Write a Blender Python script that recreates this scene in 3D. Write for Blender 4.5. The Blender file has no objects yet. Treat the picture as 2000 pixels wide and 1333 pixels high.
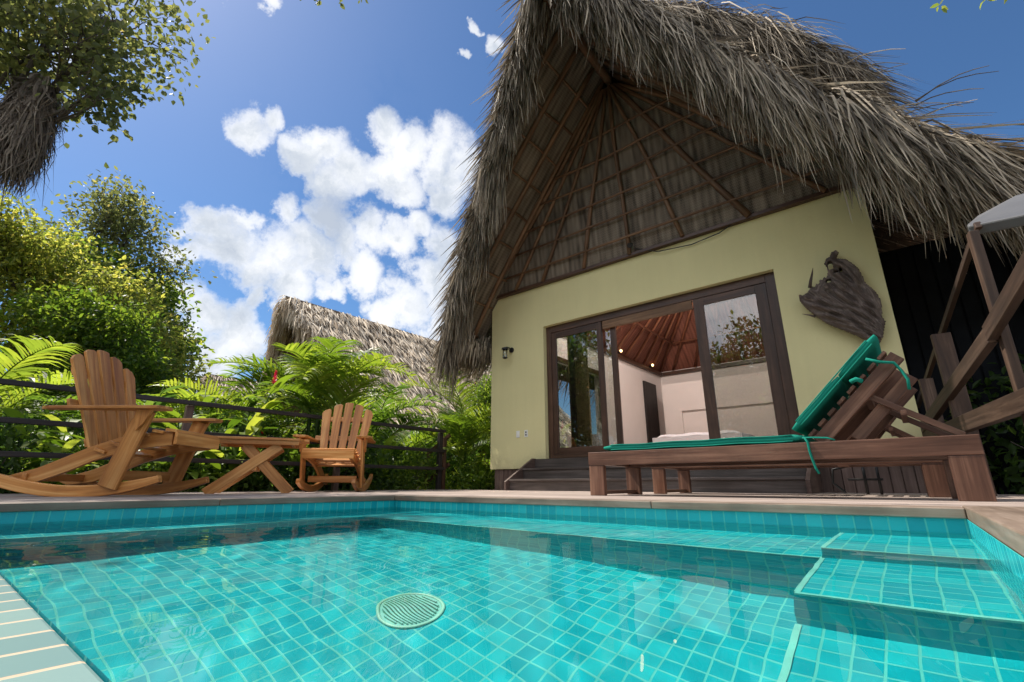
import bpy, math, random
import numpy as np
from mathutils import Vector, Matrix
R = math.radians
random.seed(7)
rng = np.random.default_rng(7)
scene = bpy.context.scene
COL = scene.collection

# ------------------------------------------------------------------ camera
cam_d = bpy.data.cameras.new("camera")
cam_d.sensor_width = 36.0
cam_d.lens = 16.56
cam_d.clip_start = 0.01
cam_d.clip_end = 2000.0
cam = bpy.data.objects.new("camera", cam_d)
COL.objects.link(cam)
cam.location = (0, 0, 0.085)
cam.rotation_euler = (R(90 + 16.96), 0, R(39.4))
scene.camera = cam

# ------------------------------------------------------------------ light
SUN_AZ, SUN_EL = 103.0, 54.5          # degrees left of +Y, elevation
sdir = Vector((-math.sin(R(SUN_AZ)) * math.cos(R(SUN_EL)), math.cos(R(SUN_AZ)) * math.cos(R(SUN_EL)), math.sin(R(SUN_EL))))
sun_d = bpy.data.lights.new("sun", 'SUN')
sun_d.energy = 3.5
sun_d.angle = R(0.55)
sun_d.color = (1.0, 0.93, 0.82)
sun = bpy.data.objects.new("sun", sun_d)
COL.objects.link(sun)
sun.rotation_euler = sdir.to_track_quat('Z', 'Y').to_euler()
sun.location = (-20, -10, 30)

scene.view_settings.view_transform = 'Standard'
scene.view_settings.look = 'None'
scene.view_settings.exposure = 1.05
scene.view_settings.gamma = 1.0
scene.cycles.max_bounces = 10
scene.cycles.diffuse_bounces = 4
scene.cycles.glossy_bounces = 4
scene.cycles.transmission_bounces = 6
scene.cycles.transparent_max_bounces = 12
scene.cycles.sample_clamp_indirect = 6.0
scene.cycles.use_denoising = True

# ------------------------------------------------------------------ node helpers
def new_mat(name):
    m = bpy.data.materials.new(name)
    m.use_nodes = True
    nt = m.node_tree
    nt.nodes.clear()
    out = nt.nodes.new('ShaderNodeOutputMaterial')
    return m, nt, out

class NT:
    """small helper to write node graphs tersely"""
    def __init__(s, nt): s.nt = nt
    def n(s, t, **kw):
        nd = s.nt.nodes.new(t)
        for k, v in kw.items(): setattr(nd, k, v)
        return nd
    def set(s, sock, v):
        if isinstance(v, bpy.types.NodeSocket): s.nt.links.new(v, sock)
        elif v is not None: sock.default_value = v
    def math(s, op, a, b=None, c=None, clamp=False):
        nd = s.n('ShaderNodeMath', operation=op, use_clamp=clamp)
        s.set(nd.inputs[0], a)
        if b is not None: s.set(nd.inputs[1], b)
        if c is not None: s.set(nd.inputs[2], c)
        return nd.outputs[0]
    def vmath(s, op, a, b=None, out=0):
        nd = s.n('ShaderNodeVectorMath', operation=op)
        s.set(nd.inputs[0], a)
        if b is not None:
            s.set(nd.inputs['Scale'] if op == 'SCALE' else nd.inputs[1], b)
        return nd.outputs[out]
    def mix(s, f, a, b):
        nd = s.n('ShaderNodeMix', data_type='RGBA')
        s.set(nd.inputs[0], f); s.set(nd.inputs[6], a); s.set(nd.inputs[7], b)
        return nd.outputs[2]
    def ramp(s, f, stops, interp='LINEAR'):
        nd = s.n('ShaderNodeValToRGB')
        cr = nd.color_ramp; cr.interpolation = interp
        while len(cr.elements) > 1: cr.elements.remove(cr.elements[-1])
        for i, (p, c) in enumerate(stops):
            e = cr.elements[0] if i == 0 else cr.elements.new(p)
            e.position = p
            e.color = (c[0], c[1], c[2], 1) if not isinstance(c, (int, float)) else (c, c, c, 1)
        s.set(nd.inputs[0], f)
        return nd.outputs[0]
    def noise(s, vec, scale, detail=4, rough=0.55, dist=0.0, out=0, dim='3D'):
        nd = s.n('ShaderNodeTexNoise', noise_dimensions=dim)
        s.set(nd.inputs['Vector'], vec)
        nd.inputs['Scale'].default_value = scale
        nd.inputs['Detail'].default_value = detail
        nd.inputs['Roughness'].default_value = rough
        nd.inputs['Distortion'].default_value = dist
        return nd.outputs[out]
    def scale(s, vec, sc):
        nd = s.n('ShaderNodeMapping')
        s.set(nd.inputs[0], vec)
        nd.inputs['Scale'].default_value = sc
        return nd.outputs[0]
    def obj(s):
        return s.n('ShaderNodeTexCoord').outputs['Object']
    def geo(s, o='Position'):
        return s.n('ShaderNodeNewGeometry').outputs[o]
    def attr(s, name, o='Fac'):
        nd = s.n('ShaderNodeAttribute', attribute_name=name)
        return nd.outputs[o]
    def sep(s, v):
        nd = s.n('ShaderNodeSeparateXYZ'); s.set(nd.inputs[0], v); return nd.outputs
    def comb(s, x, y, z):
        nd = s.n('ShaderNodeCombineXYZ')
        for i, v in enumerate((x, y, z)): s.set(nd.inputs[i], v)
        return nd.outputs[0]
    def bump(s, h, strength=0.3, dist=0.01):
        nd = s.n('ShaderNodeBump')
        nd.inputs['Strength'].default_value = strength
        nd.inputs['Distance'].default_value = dist
        s.set(nd.inputs['Height'], h)
        return nd.outputs[0]
    def bsdf(s, col, rough=0.6, normal=None, spec=0.5, metal=0.0, **kw):
        nd = s.n('ShaderNodeBsdfPrincipled')
        s.set(nd.inputs['Base Color'], col if isinstance(col, bpy.types.NodeSocket) else (*col, 1))
        s.set(nd.inputs['Roughness'], rough)
        nd.inputs['Specular IOR Level'].default_value = spec
        nd.inputs['Metallic'].default_value = metal
        if normal is not None: s.set(nd.inputs['Normal'], normal)
        for k, v in kw.items(): s.set(nd.inputs[k], v)
        return nd.outputs[0]

def rgb(c): return (c[0], c[1], c[2], 1.0)

# ------------------------------------------------------------------ sky with cumulus clouds
def build_world():
    w = bpy.data.worlds.new("World")
    scene.world = w
    w.use_nodes = True
    nt = w.node_tree
    nt.nodes.clear()
    h = NT(nt)
    out = h.n('ShaderNodeOutputWorld')
    bg = h.n('ShaderNodeBackground')
    bg.inputs['Strength'].default_value = 0.15
    nt.links.new(bg.outputs[0], out.inputs[0])
    sky = h.n('ShaderNodeTexSky', sky_type='NISHITA')
    sky.sun_disc = False
    sky.sun_elevation = R(SUN_EL)
    sky.sun_rotation = -R(SUN_AZ)
    sky.air_density = 1.0
    sky.dust_density = 0.6
    sky.ozone_density = 5.0
    gm = h.n('ShaderNodeHueSaturation')
    gm.inputs['Saturation'].default_value = 1.27
    gm.inputs['Value'].default_value = SKY_V
    nt.links.new(sky.outputs[0], gm.inputs['Color'])
    skyc = gm.outputs[0]
    d = h.n('ShaderNodeTexCoord').outputs['Generated']
    d = h.vmath('NORMALIZE', d)
    # turbulence that breaks the cloud masses up
    dn = h.vmath('SCALE', h.vmath('SUBTRACT', h.noise(d, 5.5, 6, 0.62, out=1), (0.5, 0.5, 0.5)), 0.16)
    dw = h.vmath('ADD', d, dn)
    acc = None
    for (dx, dy, dz, r) in CLOUDS:
        dist = h.vmath('DISTANCE', dw, (dx, dy, dz), out=1)
        v = h.math('MULTIPLY_ADD', dist, -1.0 / r, 1.0)
        acc = v if acc is None else h.math('SMOOTH_MAX', acc, v, 0.10)
    fine = h.noise(d, 11.0, 10, 0.68)
    dens = h.math('ADD', acc, h.math('MULTIPLY_ADD', fine, 1.9, -0.93))
    alpha = h.ramp(dens, [(0.0, 0.0), (0.14, 0.22), (0.36, 0.78), (0.72, 1.0)], 'B_SPLINE')
    # thick parts turn grey, sun side stays white
    sd = h.vmath('ADD', dw, tuple(Vector(sdir) * 0.035))
    acc2 = h.noise(sd, 7.0, 7, 0.6)
    thick = h.math('MULTIPLY_ADD', acc2, 2.2, h.math('MULTIPLY_ADD', dens, 0.32, -0.82))
    cl = h.ramp(thick, [(0.10, (1.0, 1.0, 1.0)), (0.38, (0.88, 0.90, 0.93)), (0.66, (0.62, 0.67, 0.74)), (0.92, (0.47, 0.53, 0.63))])
    front = h.math('MAXIMUM', h.vmath('DOT_PRODUCT', d, (0.25, -0.97, 0.0), out=1), 0.0)     # added boost: brightens unseen clouds behind the camera to light the facade
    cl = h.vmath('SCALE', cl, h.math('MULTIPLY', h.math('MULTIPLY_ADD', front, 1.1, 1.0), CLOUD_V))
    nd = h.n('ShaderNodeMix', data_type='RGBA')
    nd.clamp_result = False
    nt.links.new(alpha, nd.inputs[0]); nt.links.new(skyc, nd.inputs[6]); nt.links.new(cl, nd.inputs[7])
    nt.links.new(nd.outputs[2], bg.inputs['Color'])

CLOUDS = [ (-0.768,0.242,0.593,0.046), (-0.748,0.261,0.611,0.03), (-0.664,0.185,0.724,0.022), (-0.7,0.12,0.704,0.015), (-0.443,0.488,0.752,0.026), (-0.656,0.411,0.633,0.047), (-0.641,0.455,0.619,0.058), (-0.606,0.501,0.618,0.07), (-0.582,0.549,0.599,0.061), (-0.734,0.353,0.58,0.056), (-0.756,0.338,0.56,0.051), (-0.757,0.384,0.529,0.058), (-0.724,0.403,0.559,0.058), (-0.684,0.455,0.57,0.06), (-0.871,0.219,0.44,0.046), (-0.884,0.195,0.424,0.029), (-0.85,0.257,0.46,0.035), (-0.878,0.251,0.407,0.07), (-0.899,0.206,0.385,0.033), (-0.855,0.321,0.407,0.074), (-0.823,0.382,0.42,0.058), (-0.857,0.367,0.361,0.057), (-0.871,0.314,0.378,0.055), (-0.784,0.395,0.478,0.059), (-0.752,0.467,0.465,0.061), (-0.72,0.517,0.463,0.052), (-0.677,0.545,0.495,0.042), (-0.786,0.472,0.399,0.046), (-0.822,0.43,0.373,0.03), (-0.691,0.605,0.395,0.087), (-0.743,0.57,0.352,0.075), (-0.779,0.535,0.328,0.053), (-0.658,0.601,0.454,0.065), (-0.927,0.213,0.309,0.041), (-0.927,0.249,0.282,0.051), (-0.917,0.298,0.264,0.053), (-0.909,0.332,0.251,0.055), (-0.943,0.221,0.25,0.049), (-0.936,0.279,0.215,0.069), (-0.941,0.139,0.307,0.03), (-0.953,0.173,0.249,0.047), (-0.813,0.329,0.48,0.042), (-0.825,0.361,0.434,0.048), (-0.791,0.426,0.439,0.05), (-0.671,0.496,0.551,0.051), (-0.616,0.555,0.559,0.052), (-0.932,0.184,0.311,0.032), (-0.909,0.299,0.292,0.045), (-0.927,0.231,0.296,0.042), (-0.692,0.639,0.337,0.066), (-0.453,0.452,0.768,0.014), (-0.495,0.457,0.739,0.012), (-0.887,0.319,0.333,0.023), (-0.878,0.151,0.454,0.014), (-0.817,-0.013,0.576,0.037), (-0.137,0.457,0.879,0.077), (-0.482,0.073,0.873,0.085), (-0.355,-0.702,0.617,0.239), (0.442,-0.597,0.67,0.19), (-0.559,-0.252,0.79,0.221), (-0.232,-0.446,0.864,0.255), (0.799,-0.189,0.572,0.282), (-0.493,-0.549,0.675,0.319), (0.258,-0.623,0.738,0.287), (-0.556,-0.362,0.748,0.275), (-0.266,-0.935,0.233,0.318), (0.164,-0.668,0.725,0.321), (0.459,-0.315,0.831,0.243), (0.788,-0.278,0.55,0.33), (0.953,-0.099,0.287,0.202), (-0.266,-0.452,0.851,0.25), (0.58,-0.682,0.445,0.261), (-0.019,-0.876,0.482,0.274), (0.31,-0.476,0.823,0.289), (0.6,0.028,0.8,0.339), (0.701,-0.628,0.339,0.318), (0.561,0.088,0.823,0.271), (0.763,-0.525,0.377,0.313), (0.467,-0.771,0.433,0.19), (0.499,-0.09,0.862,0.194), (0.802,-0.284,0.526,0.204), (-0.194,-0.628,0.754,0.32), (-0.651,-0.37,0.663,0.187), (0.735,-0.491,0.468,0.321), (0.79,0.163,0.591,0.34), (-0.24,-0.932,0.271,0.276), (-0.826,-0.429,0.366,0.245) ]  # last entries are unseen clouds behind the camera, added to light the facade
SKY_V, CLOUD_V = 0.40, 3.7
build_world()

# ------------------------------------------------------------------ mesh building helpers
class MB:
    """collects shapes (with a per-point grain coordinate and random value) and links them as ONE mesh object"""
    def __init__(s):
        s.v, s.f, s.g, s.r, s.n = [], [], [], [], 0
    def add(s, verts, faces, grain=None, rnd=None):
        verts = np.asarray(verts, dtype=np.float64).reshape(-1, 3)
        k = len(verts)
        s.v.append(verts)
        s.g.append(verts.copy() if grain is None else np.asarray(grain, dtype=np.float64).reshape(-1, 3))
        s.r.append(np.full(k, random.random()) if rnd is None else np.broadcast_to(np.asarray(rnd, dtype=np.float64), (k,)))
        if isinstance(faces, np.ndarray):
            s.f.append(faces + s.n)
        else:
            s.f.append([tuple(i + s.n for i in f) for f in faces])
        s.n += k
        return s
    def box(s, lo, hi):
        (x0, y0, z0), (x1, y1, z1) = lo, hi
        return s.beam(((x0 + x1) / 2, y0, (z0 + z1) / 2), ((x0 + x1) / 2, y1, (z0 + z1) / 2), x1 - x0, z1 - z0) if (y1 - y0) >= max(x1 - x0, z1 - z0) \
            else s.beam((x0, (y0 + y1) / 2, (z0 + z1) / 2), (x1, (y0 + y1) / 2, (z0 + z1) / 2), y1 - y0, z1 - z0) if (x1 - x0) >= (z1 - z0) \
            else s.beam(((x0 + x1) / 2, (y0 + y1) / 2, z0), ((x0 + x1) / 2, (y0 + y1) / 2, z1), x1 - x0, y1 - y0, side=(1, 0, 0))
    def beam(s, p0, p1, w, h, side=None, w1=None, h1=None):
        """rectangular bar from p0 to p1; w across 'side', h across the other way"""
        p0, p1 = Vector(p0), Vector(p1)
        d = (p1 - p0); L = d.length; d = d / L
        if side is None:
            side = d.cross(Vector((0, 0, 1)))
            if side.length < 1e-4: side = Vector((1, 0, 0))
        side = Vector(side); side = (side - d * side.dot(d)).normalized()
        u = side.cross(d).normalized()
        w1 = w if w1 is None else w1; h1 = h if h1 is None else h1
        vs, gs = [], []
        off = np.array([random.uniform(0, 50), random.uniform(0, 50), random.uniform(0, 50)])
        for (p, ww, hh, t) in ((p0, w, h, 0), (p1, w1, h1, L)):
            for a, b in ((-1, -1), (1, -1), (1, 1), (-1, 1)):
                q = p + side * (a * ww / 2) + u * (b * hh / 2)
                vs.append(q[:]); gs.append((t + off[0], a * ww / 2 + off[1], b * hh / 2 + off[2]))
        fs = [(3, 2, 1, 0), (4, 5, 6, 7), (0, 1, 5, 4), (1, 2, 6, 5), (2, 3, 7, 6), (3, 0, 4, 7)]
        return s.add(vs, fs, gs)
    def tube(s, pts, rad, n=8, caps=True):
        pts = [Vector(p) for p in pts]
        if not hasattr(rad, '__len__'): rad = [rad] * len(pts)
        vs, gs, L = [], [], 0.0
        off = random.uniform(0, 50)
        prev = None
        for i, p in enumerate(pts):
            d = (pts[min(i + 1, len(pts) - 1)] - pts[max(i - 1, 0)])
            d.normalize()
            if prev is None:
                a = d.cross(Vector((0.13, 0.27, 0.95)))
                if a.length < 1e-3: a = d.cross(Vector((1, 0, 0)))
            else:
                a = prev - d * prev.dot(d)
            a.normalize(); prev = a
            b = d.cross(a)
            if i: L += (p - pts[i - 1]).length
            for k in range(n):
                t = 2 * math.pi * k / n
                vs.append((p + a * (math.cos(t) * rad[i]) + b * (math.sin(t) * rad[i]))[:])
                gs.append((L + off, math.cos(t) * rad[i], math.sin(t) * rad[i]))
        fs = []
        for i in range(len(pts) - 1):
            for k in range(n):
                k2 = (k + 1) % n
                fs.append((i * n + k, i * n + k2, (i + 1) * n + k2, (i + 1) * n + k))
        if caps:
            fs.append(tuple(range(n))[::-1]); fs.append(tuple((len(pts) - 1) * n + k for k in range(n)))
        return s.add(vs, fs, gs)
    def prism(s, poly, o, ax, ay, thick):
        """outline poly (2D) in the plane o + x*ax + y*ay, given a thickness along ax x ay"""
        o, ax, ay = Vector(o), Vector(ax), Vector(ay)
        nrm = ax.cross(ay).normalized()
        n = len(poly); off = random.uniform(0, 50)
        vs, gs = [], []
        tall = (max(p[1] for p in poly) - min(p[1] for p in poly)) > (max(p[0] for p in poly) - min(p[0] for p in poly))
        for t in (-0.5, 0.5):
            for (x, y) in poly:
                vs.append((o + ax * x + ay * y + nrm * (t * thick))[:]); gs.append((y + off, x + off, t * thick) if tall else (x + off, y + off, t * thick))
        fs = [tuple(range(n))[::-1], tuple(n + k for k in range(n))]
        fs += [(k, (k + 1) % n, n + (k + 1) % n, n + k) for k in range(n)]
        return s.add(vs, fs, gs)
    def strips(s, P, width, side, rnd=None, taper=(1.0, 0.9, 0.15)):
        """many blades at once: P (N,K,3) centre lines, width (N,), side (N,3) or (N,K,3)"""
        N, K, _ = P.shape
        tp = np.interp(np.linspace(0, 1, K), np.linspace(0, 1, len(taper)), taper)
        if side.ndim == 2: side = np.repeat(side[:, None, :], K, axis=1)
        off = side * (width[:, None, None] * 0.5) * tp[None, :, None]
        V = np.stack([P - off, P + off], axis=2).reshape(-1, 3)
        base = (np.arange(N) * K * 2)[:, None, None]
        i = (np.arange(K - 1) * 2)[None, :, None]
        F = (base + i + np.array([0, 1, 3, 2])[None, None, :]).reshape(-1, 4)
        if rnd is None: rnd = rng.random(N)
        t = np.linspace(0, 1, K)
        G = np.zeros((N, K, 2, 3)); G[..., 0] = t[None, :, None]; G[..., 1] = np.array([-0.5, 0.5])[None, None, :]; G[..., 2] = rnd[:, None, None]
        return s.add(V, F, G.reshape(-1, 3), np.repeat(rnd, K * 2))
    def mesh(s, name, mats=(), smooth=False):
        V = np.concatenate(s.v) if s.v else np.zeros((0, 3))
        me = bpy.data.meshes.new(name)
        loops, starts, tot = [], [], 0
        for f in s.f:
            if isinstance(f, np.ndarray):
                loops.append(f.reshape(-1)); k = f.shape[1]
                starts.append(tot + np.arange(len(f)) * k); tot += f.size
            else:
                lens = np.array([len(q) for q in f])
                loops.append(np.array([i for q in f for i in q]))
                starts.append(tot + np.concatenate([[0], np.cumsum(lens)[:-1]])); tot += int(lens.sum())
        loops = np.concatenate(loops).astype(np.int32); starts = np.concatenate(starts).astype(np.int32)
        me.vertices.add(len(V)); me.vertices.foreach_set('co', V.astype(np.float32).ravel())
        me.loops.add(len(loops)); me.loops.foreach_set('vertex_index', loops)
        me.polygons.add(len(starts)); me.polygons.foreach_set('loop_start', starts)
        me.polygons.foreach_set('use_smooth', np.full(len(starts), smooth))
        a = me.attributes.new('grain', 'FLOAT_VECTOR', 'POINT'); a.data.foreach_set('vector', np.concatenate(s.g).astype(np.float32).ravel())
        a = me.attributes.new('rnd', 'FLOAT', 'POINT'); a.data.foreach_set('value', np.concatenate(s.r).astype(np.float32).ravel())
        me.update(calc_edges=True)
        me.validate()
        for m in (mats if isinstance(mats, (list, tuple)) else [mats]): me.materials.append(m)
        return me
    def build(s, name, mat, parent=None, smooth=False, bevel=0.0, loc=None):
        o = bpy.data.objects.new(name, s.mesh(name, mat, smooth))
        COL.objects.link(o)
        if parent is not None: o.parent = parent
        if loc is not None: o.location = loc
        if bevel:
            b = o.modifiers.new('bevel', 'BEVEL'); b.width = bevel; b.segments = 2; b.limit_method = 'ANGLE'; b.harden_normals = False
        return o

def tag(o, label=None, cat=None, group=None, kind=None):
    if label: o['label'] = label
    if cat: o['category'] = cat
    if group: o['group'] = group
    if kind: o['kind'] = kind
    return o

def empty(name, loc=(0, 0, 0), rz=0.0, label=None, cat=None, group=None):
    o = bpy.data.objects.new(name, None)
    COL.objects.link(o)
    o.location = loc; o.rotation_euler = (0, 0, rz)
    o.empty_display_size = 0.2
    return tag(o, label, cat, group)

def copy_tree(o, parent=None, loc=None, rz=None, scale=None, label=None):
    c = o.copy(); COL.objects.link(c); c.parent = parent
    if loc is not None: c.location = loc
    if rz is not None: c.rotation_euler[2] = rz
    if scale is not None: c.scale = (scale,) * 3 if not hasattr(scale, '__len__') else scale
    if label: c['label'] = label
    for ch in [x for x in COL.objects if x.parent == o]:
        copy_tree(ch, c)
    return c

# ------------------------------------------------------------------ materials
M = {}
def wood(name, c0, c1, c2, rough=0.55, scale=1.0, spec=0.4, stain=0.5, bump=0.25):
    m, nt, out = new_mat(name); h = NT(nt)
    g = h.attr('grain', 'Vector')
    warp = h.noise(h.scale(g, (1.2 * scale, 6 * scale, 6 * scale)), 1.0, 3, 0.5)
    gv = h.scale(g, (1.6 * scale, 38 * scale, 38 * scale))
    fib = h.noise(gv, 1.0, 6, 0.62, dist=0.8)
    band = h.noise(h.scale(g, (0.7 * scale, 11 * scale, 11 * scale)), 1.0, 4, 0.5, dist=1.6)
    t = h.math('ADD', h.math('MULTIPLY', fib, 0.45), h.math('MULTIPLY', band, 0.55))
    col = h.ramp(t, [(0.33, c0), (0.5, c1), (0.66, c2)])
    blot = h.noise(h.obj(), 2.7 * scale, 5, 0.6)
    col = h.mix(h.math('MULTIPLY', h.ramp(blot, [(0.42, 0.0), (0.75, 1.0)]), stain), col, rgb([x * 0.45 for x in c0]))
    rn = h.attr('rnd')
    hs = h.n('ShaderNodeHueSaturation'); nt.links.new(col, hs.inputs['Color'])
    nt.links.new(h.math('MULTIPLY_ADD', rn, 0.35, 0.82), hs.inputs['Value'])
    rr = h.math('MULTIPLY_ADD', fib, 0.25, rough - 0.12)
    b = h.bsdf(hs.outputs[0], rr, h.bump(fib, bump, 0.004), spec)
    nt.links.new(b, out.inputs[0]); M[name] = m
    return m

def plain(name, col, rough=0.6, spec=0.5, var=0.15, scale=6.0, bump=0.1, metal=0.0, bdist=0.004):
    m, nt, out = new_mat(name); h = NT(nt)
    n = h.noise(h.obj(), scale, 6, 0.6)
    c = h.ramp(n, [(0.3, [x * (1 - var) for x in col]), (0.7, [min(1, x * (1 + var)) for x in col])])
    n2 = h.noise(h.obj(), scale * 14, 5, 0.6)
    b = h.bsdf(c, h.math('MULTIPLY_ADD', n, 0.2, rough - 0.1), h.bump(n2, bump, bdist), spec, metal)
    nt.links.new(b, out.inputs[0]); M[name] = m
    return m

def foliage(name, stops, trans=0.35, rough=0.45, spec=0.5):
    """leaf colours picked per leaf by its random value"""
    m, nt, out = new_mat(name); h = NT(nt)
    r = h.attr('rnd')
    col = h.ramp(r, stops)
    n = h.noise(h.obj(), 3.0, 3, 0.5)
    hs = h.n('ShaderNodeHueSaturation'); nt.links.new(col, hs.inputs['Color'])
    nt.links.new(h.math('MULTIPLY_ADD', n, 0.9, 0.55), hs.inputs['Value'])
    b = h.bsdf(hs.outputs[0], rough, None, spec)
    tr = h.n('ShaderNodeBsdfTranslucent')
    hs2 = h.n('ShaderNodeHueSaturation'); nt.links.new(hs.outputs[0], hs2.inputs['Color'])
    hs2.inputs['Value'].default_value = 2.0; hs2.inputs['Hue'].default_value = 0.485; hs2.inputs['Saturation'].default_value = 1.1
    nt.links.new(hs2.outputs[0], tr.inputs[0])
    mx = h.n('ShaderNodeMixShader'); mx.inputs[0].default_value = trans
    nt.links.new(b, mx.inputs[1]); nt.links.new(tr.outputs[0], mx.inputs[2])
    nt.links.new(mx.outputs[0], out.inputs[0]); M[name] = m
    return m

def thatch_mat(name, stops, trans=0.12):
    m, nt, out = new_mat(name); h = NT(nt)
    r = h.attr('rnd')
    g = h.attr('grain', 'Vector')
    gx, gy, gz = h.sep(g)
    fib = h.noise(h.comb(h.math('MULTIPLY', gx, 1.5), h.math('MULTIPLY', gy, 14.0), h.math('MULTIPLY', gz, 40.0)), 1.0, 3, 0.6)
    t = h.math('ADD', h.math('MULTIPLY', r, 0.7), h.math('MULTIPLY', fib, 0.35))
    col = h.ramp(t, stops)
    big = h.noise(h.obj(), 0.9, 4, 0.6)
    hs = h.n('ShaderNodeHueSaturation'); nt.links.new(col, hs.inputs['Color'])
    nt.links.new(h.math('MULTIPLY_ADD', big, 0.9, 0.55), hs.inputs['Value'])
    b = h.bsdf(hs.outputs[0], 0.7, None, 0.25)
    tr = h.n('ShaderNodeBsdfTranslucent'); nt.links.new(hs.outputs[0], tr.inputs[0])
    mx = h.n('ShaderNodeMixShader'); mx.inputs[0].default_value = trans
    nt.links.new(b, mx.inputs[1]); nt.links.new(tr.outputs[0], mx.inputs[2])
    nt.links.new(mx.outputs[0], out.inputs[0]); M[name] = m
    return m

def tiles_mat(name, tile, grout, size=0.057, gw=0.045, rough=0.25):
    """square glazed mosaic tiles laid on every face by its own facing"""
    m, nt, out = new_mat(name); h = NT(nt)
    pos = h.geo('Position'); nrm = h.geo('Normal')
    x, y, z = h.sep(h.vmath('ABSOLUTE', nrm))
    px, py, pz = h.sep(pos)
    isx = h.math('GREATER_THAN', x, 0.6); isz = h.math('GREATER_THAN', z, 0.6)
    u = h.math('ADD', h.math('MULTIPLY', isx, py), h.math('MULTIPLY', h.math('SUBTRACT', 1.0, isx), px))
    v = h.math('ADD', h.math('MULTIPLY', isz, py), h.math('MULTIPLY', h.math('SUBTRACT', 1.0, isz), h.math('ADD', pz, 0.035)))
    uv = h.comb(h.math('DIVIDE', u, size), h.math('DIVIDE', v, size), 0.0)
    fx, fy, _ = h.sep(h.vmath('FRACTION', uv))
    ex = h.math('ABSOLUTE', h.math('SUBTRACT', fx, 0.5)); ey = h.math('ABSOLUTE', h.math('SUBTRACT', fy, 0.5))
    edge = h.math('MAXIMUM', ex, ey)
    gmask = h.ramp(edge, [(0.5 - gw - 0.018, 0.0), (0.5 - gw, 1.0)])
    wn = h.n('ShaderNodeTexWhiteNoise', noise_dimensions='3D')
    nt.links.new(h.vmath('ADD', h.vmath('FLOOR', uv), h.comb(isx, isz, 0.5)), wn.inputs['Vector'])
    tcol = h.ramp(wn.outputs['Value'], [(0.0, tile[0]), (0.5, tile[1]), (1.0, tile[2])])
    nz = h.noise(pos, 60.0, 4, 0.6)
    tcol = h.mix(h.math('MULTIPLY', nz, 0.25), tcol, rgb(tile[1]))
    gcol = h.mix(h.noise(pos, 9.0, 4, 0.6), rgb([c * 0.8 for c in grout]), rgb([min(1, c * 1.12) for c in grout]))
    col = h.mix(gmask, tcol, gcol)
    bmp = h.bump(h.math('MULTIPLY_ADD', gmask, -1.0, h.math('MULTIPLY', nz, 0.08)), 0.5, 0.0015)
    b = h.bsdf(col, h.math('MULTIPLY_ADD', gmask, 0.5, rough), bmp, 0.5)
    nt.links.new(b, out.inputs[0]); M[name] = m
    return m

def water_mat():
    m, nt, out = new_mat('pool_water'); h = NT(nt)
    rf = h.n('ShaderNodeBsdfRefraction'); rf.inputs['Color'].default_value = (0.93, 1.0, 0.99, 1)
    rf.inputs['Roughness'].default_value = 0.0; rf.inputs['IOR'].default_value = 1.333
    gl = h.n('ShaderNodeBsdfGlossy'); gl.inputs['Roughness'].default_value = 0.0
    fr = h.n('ShaderNodeFresnel'); fr.inputs[0].default_value = 1.333
    b = h.n('ShaderNodeMixShader')
    nt.links.new(h.math('MULTIPLY', fr.outputs[0], 0.62), b.inputs[0])
    nt.links.new(rf.outputs[0], b.inputs[1]); nt.links.new(gl.outputs[0], b.inputs[2])
    nt.links.new(b.outputs[0], out.inputs[0]); M['water'] = m
    return m

tiles_mat('pool_tiles', [(0.003, 0.29, 0.35), (0.006, 0.36, 0.41), (0.018, 0.44, 0.47)], (0.075, 0.475, 0.43), gw=0.038)
tiles_mat('edge_tiles', [(0.09, 0.19, 0.195), (0.14, 0.25, 0.24), (0.20, 0.31, 0.29)], (0.46, 0.37, 0.26), size=0.0485, gw=0.045, rough=0.4)
wood('deck_stone', (0.30, 0.22, 0.18), (0.46, 0.36, 0.30), (0.58, 0.48, 0.42), rough=0.6, scale=0.6, stain=0.4)
water_mat()

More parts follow.
